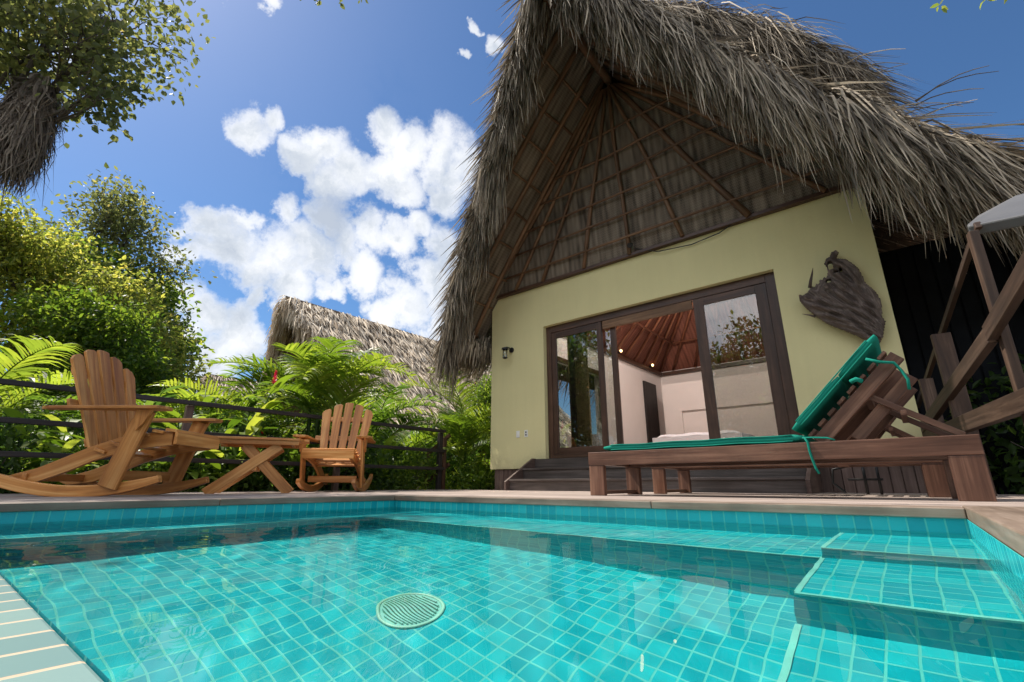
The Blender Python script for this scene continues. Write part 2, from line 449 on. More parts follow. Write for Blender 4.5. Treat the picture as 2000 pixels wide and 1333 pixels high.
WATER_Z = -0.088
PX0, PX1, PY0, PY1 = -3.28, 0.12, 0.088, 2.5
FLOOR = -1.02
def build_pool():
    t = empty('swimming_pool', (-1.6, 1.3, FLOOR - 0.1), 0, 'small turquoise mosaic tiled swimming pool in front of the bungalow', 'swimming pool')
    inv = Vector(t.location)
    b = MB()
    def quad(a, c, d, e): b.add([a, c, d, e], [(0, 1, 2, 3)])
    # inside faces, every ledge and step has its own tread and riser
    bz, bxw, byw = -0.50, -2.84, 1.93          # underwater bench along two sides
    s1z, s1x = -0.30, -0.28                    # upper step in the far right corner
    s2y = 1.42
    top = -0.036
    lo = FLOOR
    quad((PX0, PY1, bz), (PX1, PY1, bz), (PX1, PY1, top), (PX0, PY1, top))           # far wall
    quad((PX0, -0.6, bz), (PX0, PY1, bz), (PX0, PY1, top), (PX0, -0.6, top))         # left wall
    quad((PX1, PY1, lo), (PX1, PY0, lo), (PX1, PY0, top), (PX1, PY1, top))           # right wall
    quad((PX1, PY0, lo), (PX0, PY0, lo), (PX0, PY0, -0.012), (PX1, PY0, -0.012))     # near wall
    quad((PX0, byw, bz), (s1x, byw, bz), (s1x, PY1, bz), (PX0, PY1, bz))             # far bench
    quad((PX0, PY0, bz), (bxw, PY0, bz), (bxw, byw, bz), (PX0, byw, bz))             # left bench
    quad((bxw, byw, lo), (s1x, byw, lo), (s1x, byw, bz), (bxw, byw, bz))             # far bench riser
    quad((bxw, PY0, lo), (bxw, byw, lo), (bxw, byw, bz), (bxw, PY0, bz))
    quad((s1x, byw, bz), (s1x, PY1, bz), (s1x, PY1, s1z), (s1x, byw, s1z))           # upper step
    quad((s1x, byw, bz), (PX1, byw, bz), (PX1, byw, s1z), (s1x, byw, s1z))
    quad((s1x, byw, s1z), (PX1, byw, s1z), (PX1, PY1, s1z), (s1x, PY1, s1z))
    quad((s1x, s2y, bz), (PX1, s2y, bz), (PX1, byw, bz), (s1x, byw, bz))             # lower step
    s3 = -0.70                                                                       # lowest step, running to the near wall
    quad((s1x, s2y, s3), (PX1, s2y, s3), (PX1, s2y, bz), (s1x, s2y, bz))
    quad((s1x, s2y, s3), (s1x, byw, s3), (s1x, byw, bz), (s1x, s2y, bz))
    quad((s1x, PY0, s3), (PX1, PY0, s3), (PX1, s2y, s3), (s1x, s2y, s3))
    quad((s1x, PY0, lo), (s1x, byw, lo), (s1x, byw, s3), (s1x, PY0, s3))
    quad((bxw, PY0, lo), (s1x, PY0, lo), (s1x, s2y, lo), (bxw, s2y, lo))             # floor
    quad((bxw, s2y, lo), (s1x, s2y, lo), (s1x, byw, lo), (bxw, byw, lo))
    b.build('tiled_basin', M['pool_tiles'], t, loc=-inv)
    nz = MB()                                        # pale grouted nosings along the bench and the steps
    for a, c in (((bxw, byw - 0.004, bz - 0.012), (s1x, byw + 0.010, bz + 0.003)), ((bxw - 0.010, PY0, bz - 0.012), (bxw + 0.004, byw - 0.005, bz + 0.003)),
                 ((s1x, byw - 0.004, s1z - 0.012), (PX1, byw + 0.010, s1z + 0.003)), ((s1x - 0.004, byw + 0.011, s1z - 0.012), (s1x + 0.010, PY1, s1z + 0.003)),
                 ((s1x, s2y - 0.004, bz - 0.012), (PX1, s2y + 0.010, bz + 0.003)), ((s1x - 0.004, s2y + 0.011, bz - 0.012), (s1x + 0.010, byw - 0.005, bz + 0.003)),
                 ((s1x - 0.004, PY0, s3 - 0.012), (s1x + 0.010, s2y - 0.005, s3 + 0.003))):
        nz.box(a, c)
    nz.build('step_nosing', plain('nosing_grout', (0.18, 0.56, 0.49), 0.5, 0.3, 0.12, 12, 0.1), t, loc=-inv)
    # near edge wall, flush with the deck and tiled on top
    e = MB(); e.box((PX0 - 0.25, -0.55, -0.9), (PX1 + 0.8, PY0 - 0.001, -0.012))
    e.build('tiled_edge_wall', M['edge_tiles'], t, loc=-inv, bevel=0.003)
    # main drain cover
    c = MB(); n = 48; R0, R1 = 0.088, 0.104
    cx, cy, cz = -1.37, 1.14, lo + 0.004
    pts = [(cx + R1 * math.cos(a), cy + R1 * math.sin(a), cz) for a in np.linspace(0, 2 * math.pi, n, endpoint=False)]
    c.tube(pts + [pts[0], pts[1]], 0.006, 8, caps=False)
    c.build('drain_rim', plain('drain_cream', (0.30, 0.60, 0.48), 0.4), t, smooth=True, loc=-inv)
    g = MB()
    g.add([(cx + R0 * 1.15 * math.cos(a), cy + R0 * 1.15 * math.sin(a), cz) for a in np.linspace(0, 2 * math.pi, n, endpoint=False)], [tuple(range(n))])
    k = 0.0
    for i in range(-7, 8):
        yy = i * 0.0118
        hw = math.sqrt(max(0, R0 ** 2 - yy ** 2))
        if hw > 0.02:
            g.beam((cx - hw, cy + yy, cz + 0.006), (cx + hw, cy + yy, cz + 0.006), 0.006, 0.008)
    g.build('drain_grille', plain('drain_green', (0.20, 0.52, 0.46), 0.5), t, loc=-inv)
    return t
pool = build_pool()

def build_water():
    nx, ny = 420, 300
    xs = np.linspace(PX0, PX1, nx); ys = np.linspace(PY0, PY1, ny)
    X, Y = np.meshgrid(xs, ys)
    Z = np.zeros_like(X)
    r = np.random.default_rng(11)
    for k in range(46):
        lam = r.uniform(0.07, 0.6); a = r.normal(0.6, 0.9); ph = r.uniform(0, 6.28)
        amp = WAVE * lam * r.uniform(0.4, 1)
        env = 0.6 + 0.4 * np.sin(X * r.uniform(0.6, 1.8) + r.uniform(0, 6)) * np.sin(Y * r.uniform(0.6, 1.8) + r.uniform(0, 6))
        Z += amp * env * np.sin(2 * math.pi / lam * (X * math.cos(a) + Y * math.sin(a)) + ph)
    V = np.stack([X, Y, Z + WATER_Z], -1).reshape(-1, 3)
    i = np.arange(nx - 1)[None, :] + (np.arange(ny - 1) * nx)[:, None]
    F = np.stack([i, i + 1, i + nx + 1, i + nx], -1).reshape(-1, 4)
    b = MB(); b.add(V, F, rnd=0.5)
    o = b.build('water', M['water'], smooth=True)
    tag(o, 'clear rippled pool water', 'water', kind='structure')
    return o
WAVE = 0.0006
water = build_water()
# ================================================================== materials for the place
wood('deck_boards', (0.20, 0.155, 0.135), (0.34, 0.27, 0.235), (0.47, 0.385, 0.34), rough=0.6, stain=0.35)
wood('deck_edge', (0.13, 0.09, 0.065), (0.22, 0.16, 0.12), (0.33, 0.25, 0.20), rough=0.5, stain=0.6)
wood('dark_wood', (0.035, 0.016, 0.010), (0.075, 0.036, 0.022), (0.12, 0.06, 0.038), rough=0.4)
wood('pole_wood', (0.075, 0.038, 0.020), (0.16, 0.085, 0.045), (0.26, 0.15, 0.085), rough=0.6)
wood('skirt_wood', (0.07, 0.042, 0.035), (0.12, 0.075, 0.06), (0.18, 0.12, 0.10), rough=0.6)
wood('step_wood', (0.05, 0.038, 0.034), (0.09, 0.07, 0.062), (0.15, 0.12, 0.11), rough=0.45)
wood('lounger_wood', (0.060, 0.026, 0.017), (0.13, 0.060, 0.038), (0.27, 0.145, 0.095), rough=0.42, stain=0.55)
wood('teak', (0.30, 0.100, 0.022), (0.56, 0.235, 0.062), (0.76, 0.41, 0.145), rough=0.4, stain=0.35)
wood('rail_dark', (0.012, 0.009, 0.009), (0.024, 0.018, 0.018), (0.045, 0.034, 0.032), rough=0.5)
wood('lattice_wood', (0.028, 0.014, 0.009), (0.062, 0.033, 0.021), (0.13, 0.080, 0.054), rough=0.6, stain=0.6)
wood('bark', (0.05, 0.04, 0.032), (0.10, 0.082, 0.065), (0.18, 0.15, 0.12), rough=0.85, scale=0.6, bump=0.6)
wood('driftwood', (0.040, 0.026, 0.022), (0.12, 0.088, 0.076), (0.28, 0.22, 0.19), rough=0.8, scale=1.2, stain=0.5, bump=1.0)
def plaster(name, col):
    m, nt, out = new_mat(name); h = NT(nt)
    p = h.geo('Position'); x, y, z = h.sep(p)
    n = h.noise(p, 1.1, 6, 0.6); f = h.noise(p, 26.0, 6, 0.65); st = h.noise(h.comb(h.math('MULTIPLY', x, 9.0), y, h.math('MULTIPLY', z, 0.7)), 1.0, 5, 0.6)
    c = h.ramp(h.math('ADD', h.math('MULTIPLY', n, 0.6), h.math('MULTIPLY', st, 0.4)), [(0.32, [v * 0.945 for v in col]), (0.68, [min(1, v * 1.04) for v in col])])
    low = h.ramp(h.math('ADD', z, h.math('MULTIPLY_ADD', f, 0.35, h.math('MULTIPLY_ADD', n, 0.5, -0.4))), [(0.30, 0.55), (0.62, 0.0)])
    c = h.mix(low, c, rgb([0.30, 0.25, 0.16]))
    b = h.bsdf(c, 0.8, h.bump(h.math('ADD', f, h.math('MULTIPLY', h.noise(p, 5.0, 4, 0.5), 1.6)), 0.35, 0.006), 0.2)
    nt.links.new(b, out.inputs[0]); M[name] = m
plaster('wall_yellow', (0.70, 0.63, 0.345))
plain('wall_white', (0.76, 0.70, 0.67), 0.8, 0.2, 0.03, 1.5, 0.1, bdist=0.002)
plain('floor_tile', (0.34, 0.29, 0.25), 0.35, 0.5, 0.1, 3.0, 0.05)
plain('black_metal', (0.012, 0.012, 0.013), 0.4, 0.5, 0.2, 20, 0.1)
plain('steel', (0.25, 0.25, 0.26), 0.35, 0.5, 0.2, 20, 0.1, metal=0.9)
plain('white_plastic', (0.78, 0.77, 0.74), 0.35, 0.5, 0.03, 10, 0.02)
plain('linen', (0.78, 0.79, 0.84), 0.85, 0.2, 0.04, 5, 0.2)
plain('curtain', (0.52, 0.41, 0.23), 0.85, 0.1, 0.1, 5, 0.2)
plain('shade_black', (0.012, 0.013, 0.016), 0.9, 0.1, 0.3, 3, 0.2)  # near black, stands for deep shade under the eave
thatch_mat('thatch', [(0.10, (0.045, 0.038, 0.032)), (0.38, (0.18, 0.15, 0.118)), (0.66, (0.42, 0.35, 0.27)), (0.95, (0.76, 0.64, 0.49))])
thatch_mat('thatch_pale', [(0.10, (0.38, 0.29, 0.20)), (0.40, (0.60, 0.49, 0.365)), (0.68, (0.76, 0.645, 0.50)), (0.95, (0.87, 0.77, 0.63))])
plain('thatch_core', (0.10, 0.075, 0.055), 0.9, 0.1, 0.3, 4, 0.5)

def matting_mat(name, c0, c1):
    """dry palm leaf matting under the thatch: fine woven ribs in strips"""
    m, nt, out = new_mat(name); h = NT(nt)
    g = h.attr('grain', 'Vector'); x, y, z = h.sep(g)
    strip = h.math('SINE', h.math('MULTIPLY', x, 62.0))
    w2 = h.math('SINE', h.math('MULTIPLY_ADD', y, 150.0, h.math('MULTIPLY', h.math('SINE', h.math('MULTIPLY', x, 190.0)), 1.6)))
    n = h.noise(h.comb(h.math('MULTIPLY', x, 9.0), h.math('MULTIPLY', y, 1.2), 0.0), 1.0, 5, 0.6)
    t = h.math('ADD', h.math('MULTIPLY', n, 0.85), h.math('MULTIPLY_ADD', strip, 0.05, h.math('MULTIPLY', w2, 0.06)))
    col = h.ramp(t, [(0.22, c0), (0.42, [(a + b) / 2 for a, b in zip(c0, c1)]), (0.62, c1)])
    b = h.bsdf(col, 0.8, h.bump(t, 0.6, 0.02), 0.2)
    nt.links.new(b, out.inputs[0]); M[name] = m
matting_mat('matting', (0.050, 0.038, 0.029), (0.27, 0.215, 0.165))
matting_mat('matting_red', (0.07, 0.025, 0.017), (0.26, 0.10, 0.065))

def glass_mat():
    m, nt, out = new_mat('door_glass'); h = NT(nt)
    tr = h.n('ShaderNodeBsdfTransparent'); tr.inputs[0].default_value = (0.80, 0.82, 0.80, 1)
    gl = h.n('ShaderNodeBsdfGlossy'); gl.inputs['Roughness'].default_value = 0.0
    fr = h.n('ShaderNodeFresnel'); fr.inputs[0].default_value = 1.6
    mx = h.n('ShaderNodeMixShader')
    nt.links.new(h.math('MULTIPLY_ADD', fr.outputs[0], 1.0, 0.07, clamp=True), mx.inputs[0])
    nt.links.new(tr.outputs[0], mx.inputs[1]); nt.links.new(gl.outputs[0], mx.inputs[2])
    nt.links.new(mx.outputs[0], out.inputs[0]); M['glass'] = m
glass_mat()

def emit_mat(name, col, s):
    m, nt, out = new_mat(name)
    e = nt.nodes.new('ShaderNodeEmission'); e.inputs[0].default_value = rgb(col); e.inputs[1].default_value = s
    nt.links.new(e.outputs[0], out.inputs[0]); M[name] = m
emit_mat('lamp_glow', (1.0, 0.62, 0.28), 2.6)

# ================================================================== ground and deck
def ground_mat():
    m, nt, out = new_mat('ground'); h = NT(nt)
    p = h.geo('Position')
    n = h.noise(p, 0.8, 6, 0.6); n2 = h.noise(p, 14.0, 6, 0.65)
    c = h.ramp(h.math('ADD', h.math('MULTIPLY', n, 0.7), h.math('MULTIPLY', n2, 0.3)), [(0.35, (0.05, 0.065, 0.02)), (0.5, (0.14, 0.12, 0.06)), (0.62, (0.33, 0.26, 0.17))])
    b = h.bsdf(c, 0.9, h.bump(n2, 0.6, 0.03), 0.2)
    nt.links.new(b, out.inputs[0]); return m
g = MB(); g.add([(-400, -400, -0.42), (PX0 - 0.3, -400, -0.42), (PX0 - 0.3, 400, -0.42), (-400, 400, -0.42)], [(0, 1, 2, 3)])
g.add([(PX1 + 0.9, -400, -0.42), (400, -400, -0.42), (400, 400, -0.42), (PX1 + 0.9, 400, -0.42)], [(0, 1, 2, 3)])
g.add([(PX0 - 0.3, PY1 + 0.3, -0.42), (PX1 + 0.9, PY1 + 0.3, -0.42), (PX1 + 0.9, 400, -0.42), (PX0 - 0.3, 400, -0.42)], [(0, 1, 2, 3)])
g.add([(PX0 - 0.3, -400, -0.42), (PX1 + 0.9, -400, -0.42), (PX1 + 0.9, -0.6, -0.42), (PX0 - 0.3, -0.6, -0.42)], [(0, 1, 2, 3)])
tag(g.build('ground', ground_mat()), 'sandy garden soil with low ground cover', 'ground', kind='structure')
# pale sand path beyond the fence
g = MB(); pth = [(-8.2, 6.0), (-7.6, 7.6), (-9.5, 9.0), (-14, 9.6), (-22, 9.0), (-22, 10.4), (-14, 11.2), (-8.5, 10.6), (-6.4, 8.4), (-6.9, 6.2)]
g.add([(x, y, -0.416 + 0.36 * 0) for x, y in pth], [tuple(range(len(pth)))[::-1]])
tag(g.build('path', plain('sand', (0.55, 0.42, 0.27), 0.9, 0.2, 0.2, 3, 0.4)), 'pale sandy path through the garden', 'path', kind='structure')

def build_deck():
    # boards run along X on the house side and along Y on the chair side; a lip board frames the pool
    b = MB()
    bw, gap = 0.14, 0.006
    y = PY1 + 0.16
    while y < 6.5:
        x = PX0 - 0.16
        while x < 1.6:
            L = random.choice((1.7, 2.2, 2.8)); x1 = min(1.6, x + L)
            b.box((x, y, -0.036), (x1 - 0.004, min(6.52, y + bw - gap), -random.uniform(0, 0.0016)))
            x = x1
        y += bw
    x = PX0 - 0.16
    while x > -7.0:
        y = -3.0
        while y < 6.2:
            L = random.choice((1.7, 2.2, 2.8)); y1 = min(6.2, y + L)
            b.box((x - bw + gap, y, -0.036), (x, y1 - 0.004, -random.uniform(0, 0.0016)))
            y = y1
        x -= bw
    tag(b.build('deck', M['deck_boards'], bevel=0.003), 'weathered wooden deck boards around the pool', 'deck', kind='structure')
    s = MB(); s.box((-7.0, -3.0, -0.40), (PX0 - 0.05, 6.18, -0.045)); s.box((PX0 - 0.05, PY1 + 0.06, -0.40), (1.6, 6.5, -0.046))
    s.box((PX1 + 0.06, PY0, -0.8), (PX1 + 1.4, PY1 + 0.05, -0.047))
    tag(s.build('deck_base', M['dark_wood']), 'dark framing under the deck', 'deck', kind='structure')
    e = MB()
    # lip boards (thin, overhanging the tiles by a centimetre)
    e.box((PX0 - 0.15, PY1 - 0.012, -0.036), (-1.1, PY1 + 0.155, 0.002)); e.box((-1.096, PY1 - 0.012, -0.036), (PX1 + 0.001, PY1 + 0.155, 0.002))
    e.box((PX0 - 0.155, -0.58, -0.036), (PX0 + 0.012, 1.2, 0.002)); e.box((PX0 - 0.155, 1.204, -0.036), (PX0 + 0.012, PY1 - 0.014, 0.002))
    e.box((PX1 + 0.003, PY0 - 0.5, -0.040), (PX1 + 0.22, PY1 + 0.155, 0.006))
    e.box((PX1 + 0.224, PY0 - 0.5, -0.040), (PX1 + 0.44, PY1 + 0.155, 0.004)); e.box((PX1 + 0.444, PY0 - 0.5, -0.040), (PX1 + 0.66, PY1 + 0.155, 0.005))
    tag(e.build('deck_edging', M['deck_edge'], bevel=0.004), 'brown lip boards framing the pool', 'deck edge', kind='structure')
build_deck()

# ================================================================== thatched bungalow roofs
def prof(tab, s):
    xs = np.array([a for a, b in tab]); zs = np.array([b for a, b in tab])
    return np.interp(s, xs, zs)

def roof_surface(tab, side, yfront, yback, cx, ns=24, nv=40, drop=0.0):
    """points of one slope; columns follow the profile, rows run along the ridge"""
    smax = tab[-1][0]
    s = np.linspace(0, smax, ns)
    out = []
    for si in s:
        y = np.linspace(yfront(si / smax), yback(si / smax), nv)
        out.append(np.stack([np.full(nv, cx + side * si), y, np.full(nv, prof(tab, si) - drop)], -1))
    return np.array(out)          # (ns, nv, 3)

def grid_faces(a, b, flip=False):
    i = np.arange(b - 1)[None, :] + (np.arange(a - 1) * b)[:, None]
    F = np.stack([i, i + 1, i + b + 1, i + b], -1).reshape(-1, 4)
    return F[:, ::-1].copy() if flip else F

def roof_blades(mb, tab, side, yfront, yback, cx, n, Lr=(0.45, 0.95), w=(0.012, 0.03), lift=0.11, seed=1, rows=None, umin=0.0, swing=0.22):
    """leaf blades lying down the slope, tips lifting and drooping"""
    r = np.random.default_rng(seed)
    smax = tab[-1][0]
    u = umin + (1 - umin) * r.random(n) ** 0.9
    if rows: u = np.clip((np.floor(u * rows) + r.random(n) * 0.45) / rows, 0, 1)
    s = u * smax
    yf = np.array([yfront(t) for t in u]); yb = np.array([yback(t) for t in u])
    v = r.random(n)
    y = yf + (yb - yf) * v
    z = prof(tab, s)
    P0 = np.stack([cx + side * s, y, z], -1)
    ds = 0.05
    z2 = prof(tab, np.minimum(s + ds, smax + 1)); slope = (z2 - z) / ds
    slope = np.where(s > smax - 0.08, -1.3, slope)
    T = np.stack([np.full(n, side * 1.0), np.zeros(n), slope], -1); T /= np.linalg.norm(T, axis=1)[:, None]
    Nn = np.stack([-slope * side * side * side, np.zeros(n), np.ones(n)], -1); Nn[:, 0] = -slope * side; Nn /= np.linalg.norm(Nn, axis=1)[:, None]
    L = r.uniform(*Lr, n)
    swing = r.normal(-0.1, swing, n)
    D = T + np.stack([np.zeros(n), swing, np.zeros(n)], -1); D /= np.linalg.norm(D, axis=1)[:, None]
    k = 4
    tt = np.linspace(0, 1, k)
    h0 = r.uniform(-0.03, lift * 0.7, n); up = r.uniform(0.02, lift * 1.3, n); dr = r.uniform(0.02, 0.22, n)
    P = np.zeros((n, k, 3))
    for j, t in enumerate(tt):
        P[:, j] = P0 + D * (L * t)[:, None] + Nn * (h0 + up * t)[:, None]
        P[:, j, 2] -= dr * t * t * L
        P[:, j] += r.normal(0, 0.008, (n, 3)) * t
    S = np.cross(D, Nn) + Nn * r.normal(0, 0.5, n)[:, None]
    S /= np.linalg.norm(S, axis=1)[:, None]
    mb.strips(P, r.uniform(*w, n), S, r.random(n), taper=(0.8, 1.0, 0.75, 0.12))

def verge_blades(mb, tab, side, yfront, cx, n, Lr=(0.6, 1.15), out=0.28, seed=3, depth=0.5, w=(0.014, 0.034), umax=1.0, droop=1.0, sideways=1.0, grow=0.0):
    """the shaggy front lip: blades that start on the roof edge, bend over it and hang down"""
    r = np.random.default_rng(seed)
    smax = tab[-1][0]
    u = r.random(n) * umax; s = u * smax
    back = r.random(n) ** 1.3 * depth
    y = np.array([yfront(t) for t in u]) + back
    z = prof(tab, s) + r.uniform(-0.16, 0.03, n)
    P0 = np.stack([cx + side * s, y, z], -1)
    clump = np.sin(s * 9.0 + seed) * 0.5 + np.sin(s * 23.0 + 2 * seed) * 0.5
    L = r.uniform(*Lr, n) * (0.85 + 0.22 * clump) * (1 + grow * u) * (1 - (0.38 if side > 0 else 0.0) * np.clip((u - 0.62) / 0.38, 0, 1))
    f = r.uniform(0.25, 1.0, n) * out
    D0 = np.stack([side * sideways * r.uniform(0.05, 0.45, n), -(0.40 + f), np.full(n, -0.02) - r.uniform(0, 0.6, n)], -1)
    D0 /= np.linalg.norm(D0, axis=1)[:, None]
    D1 = np.stack([side * sideways * r.uniform(0.02, 0.34, n) + r.normal(0, 0.07, n), -r.uniform(0.0, 0.22, n), -np.ones(n)], -1)
    D1 /= np.linalg.norm(D1, axis=1)[:, None]
    k = 6; P = np.zeros((n, k, 3)); P[:, 0] = P0
    for j in range(1, k):
        t = j / (k - 1)
        wgt = np.clip((t * 1.7 - 0.25) * droop, 0, 1)
        wgt = wgt * wgt * (3 - 2 * wgt)
        D = D0 * (1 - wgt) + D1 * wgt
        D = D + r.normal(0, 0.05, (n, 3))
        P[:, j] = P[:, j - 1] + D * ((L + back * 0.7) / (k - 1))[:, None]
    # tips gather into ragged tufts
    cid = (np.floor(s * 6.5 + 0.6 * np.sin(y * 9)).astype(int) * 7 + np.floor(back * 5).astype(int)) % 997
    tx = r.normal(0, 0.07, 997)[cid]; tz = r.normal(0, 0.12, 997)[cid]
    cx_ = (np.floor(s * 6.5) + 0.5) / 6.5 - s
    tt = np.linspace(0, 1, k)[None, :] ** 2
    P[:, :, 0] += side * (cx_ * 0.55 + tx)[:, None] * tt
    P[:, :, 2] += tz[:, None] * tt
    ang = r.random(n) * math.pi
    S = np.stack([np.cos(ang), np.sin(ang) * 0.8, np.zeros(n)], -1)
    S[:, 2] = r.normal(0, 0.15, n)
    S /= np.linalg.norm(S, axis=1)[:, None]
    mb.strips(P, r.uniform(*w, n) * (1 + 0.6 * grow * u), S, r.random(n) * 0.9, taper=(0.9, 1.0, 1.0, 0.85, 0.6, 0.1))

def eave_blades(mb, tab, side, yfront, yback, cx, n, Lr=(0.4, 0.9), seed=5, sw=0.6):
    r = np.random.default_rng(seed)
    smax = tab[-1][0]
    v = r.random(n)
    y = yfront(1) + (yback(1) - yfront(1)) * v
    P0 = np.stack([cx + side * (smax - r.uniform(0, 0.5, n)), y, prof(tab, smax) + r.uniform(-0.05, 0.3, n)], -1)
    L = r.uniform(*Lr, n)
    D0 = np.stack([np.full(n, side * sw), r.normal(0, 0.15, n), np.full(n, -0.6)], -1)
    D1 = np.stack([side * r.uniform(0, 0.3, n), r.normal(0, 0.12, n), -np.ones(n)], -1)
    k = 4; P = np.zeros((n, k, 3)); P[:, 0] = P0
    for j in range(1, k):
        t = j / (k - 1)
        P[:, j] = P[:, j - 1] + (D0 * (1 - t) + D1 * t) * (L / (k - 1))[:, None]
    ang = r.random(n) * math.pi
    S = np.stack([np.cos(ang), np.sin(ang), np.zeros(n)], -1)
    mb.strips(P, r.uniform(0.014, 0.034, n), S, r.random(n) * 0.9)

CXH = -2.83
TAB_L = [(0, 7.35), (1.0, 6.2), (2.12, 4.85), (3.2, 3.42), (3.5, 2.9), (3.62, 2.6)]
TAB_R = [(0, 7.35), (1.0, 6.2), (2.1, 4.85), (3.4, 3.62), (4.4, 2.90), (4.9, 2.50)]
TAB2 = [(0, 8.85), (1.1, 8.0), (2.15, 6.9), (2.92, 5.9), (3.26, 4.92), (3.4, 4.5)]

def yf_main(u): return 4.15 + 1.75 * u
def yf_right(u): return float(np.interp(u, [0, 0.3, 0.53, 0.7, 0.88, 1.0], [4.15, 4.78, 5.38, 5.82, 6.28, 6.48]))
YFS = {-1: yf_main, 1: yf_right}
def yb_main(u): return 15.0
def yf_t2(u): return 6.5 + 0.5 * u
def yb_t2(u): return 14.0

def build_main_roof(parent):
    o = MB()
    for tab, sd in ((TAB_L, -1), (TAB_R, 1)):
        A = roof_surface(tab, sd, YFS[sd], yb_main, CXH, 20, 30)
        o.add(A.reshape(-1, 3), grid_faces(20, 30, sd > 0))
        # front lip thickness, tapering under
        f = A[:, 0]; g2 = f.copy(); g2[:, 2] -= 0.30; g2[:, 1] += 0.22
        o.add(np.concatenate([f, g2]), grid_faces(2, 20, sd < 0))
    core = o.build('thatch_roof', M['thatch_core'], parent)
    core['label'] = 'steep shaggy palm thatch roof of the bungalow with an open leaning front'
    b = MB()
    roof_blades(b, TAB_L, -1, yf_main, yb_main, CXH, 5000, seed=21, lift=0.05)
    roof_blades(b, TAB_L, -1, yf_main, lambda u: yf_main(u) + 1.2, CXH, 6500, seed=25, lift=0.05)
    roof_blades(b, TAB_R, 1, yf_right, lambda u: 8.5, CXH, 9000, Lr=(0.5, 1.1), seed=22)
    roof_blades(b, TAB_R, 1, lambda u: 8.5, yb_main, CXH, 2500, seed=23)
    b.build('leaf_layer', M['thatch'], core)
    b = MB()
    verge_blades(b, TAB_L, -1, yf_main, CXH, 8000, Lr=(0.4, 0.8), w=(0.010, 0.027), out=0.1, seed=31, depth=0.55, sideways=0.25)
    verge_blades(b, TAB_R, 1, yf_right, CXH, 15000, Lr=(0.45, 1.15), w=(0.009, 0.027), out=0.20, seed=32, depth=0.7, grow=0.25)
    eave_blades(b, TAB_L, -1, yf_main, lambda u: 9.0, CXH, 1800, Lr=(0.2, 0.45), seed=33, sw=0.05)
    eave_blades(b, TAB_R, 1, yf_right, lambda u: 10.0, CXH, 2600, Lr=(0.3, 0.75), seed=34)
    b.build('hanging_fringe', M['thatch'], core)
    # raised rear tier
    b = MB()
    o2 = MB()
    for sd in (-1, 1):
        A = roof_surface(TAB2, sd, yf_t2, yb_t2, CXH, 16, 20)
        o2.add(A.reshape(-1, 3), grid_faces(16, 20, sd > 0))
        roof_blades(b, TAB2, sd, yf_t2, yb_t2, CXH, 3500 if sd > 0 else 1200, Lr=(0.5, 1.2), seed=41 + sd, lift=0.1)
        if sd > 0: roof_blades(b, TAB2, sd, yf_t2, lambda u: yf_t2(u) + 2.2, CXH, 9000, Lr=(0.8, 1.7), w=(0.008, 0.022), seed=47, lift=0.10, swing=0.10)
        verge_blades(b, TAB2, sd, yf_t2, CXH, 4200 if sd > 0 else 500, Lr=(0.8, 1.6), w=(0.008, 0.022), out=0.25, seed=51 + sd, depth=0.9, droop=0.8, sideways=1.7)
    eave_blades(b, TAB2, 1, yf_t2, yb_t2, CXH, 1500, Lr=(0.5, 1.0), seed=57)
    f = roof_surface(TAB2, 1, yf_t2, yb_t2, CXH, 16, 2)[:, 0]
    g3 = roof_surface(TAB2, -1, yf_t2, yb_t2, CXH, 16, 2)[:, 0]
    o2.add(np.concatenate([g3[::-1], f]), [(k, k + 1, 31 - k - 1, 31 - k) for k in range(15)])
    u = o2.build('upper_thatch_tier', M['thatch_core'], parent)
    # stray stalks sticking out of the ridge end
    for k in range(26):
        yy = random.uniform(6.6, 9.0); s0 = random.uniform(3.0, 3.7)
        p = Vector((CXH + s0, yy, prof(TAB2, s0) + 0.05)); pts = [p]
        d = Vector((random.uniform(0.5, 1), random.uniform(-0.5, 0.3), random.uniform(0.0, 0.5))).normalized()
        for j in range(4):
            d = (d + Vector((0, random.uniform(-0.1, 0.1), -0.22))).normalized(); pts.append(pts[-1] + d * random.uniform(0.12, 0.24))
        b.tube(pts, [0.008, 0.007, 0.006, 0.005, 0.003], 5)
    b.build('leaf_layer', M['thatch'], u)
    return core, u

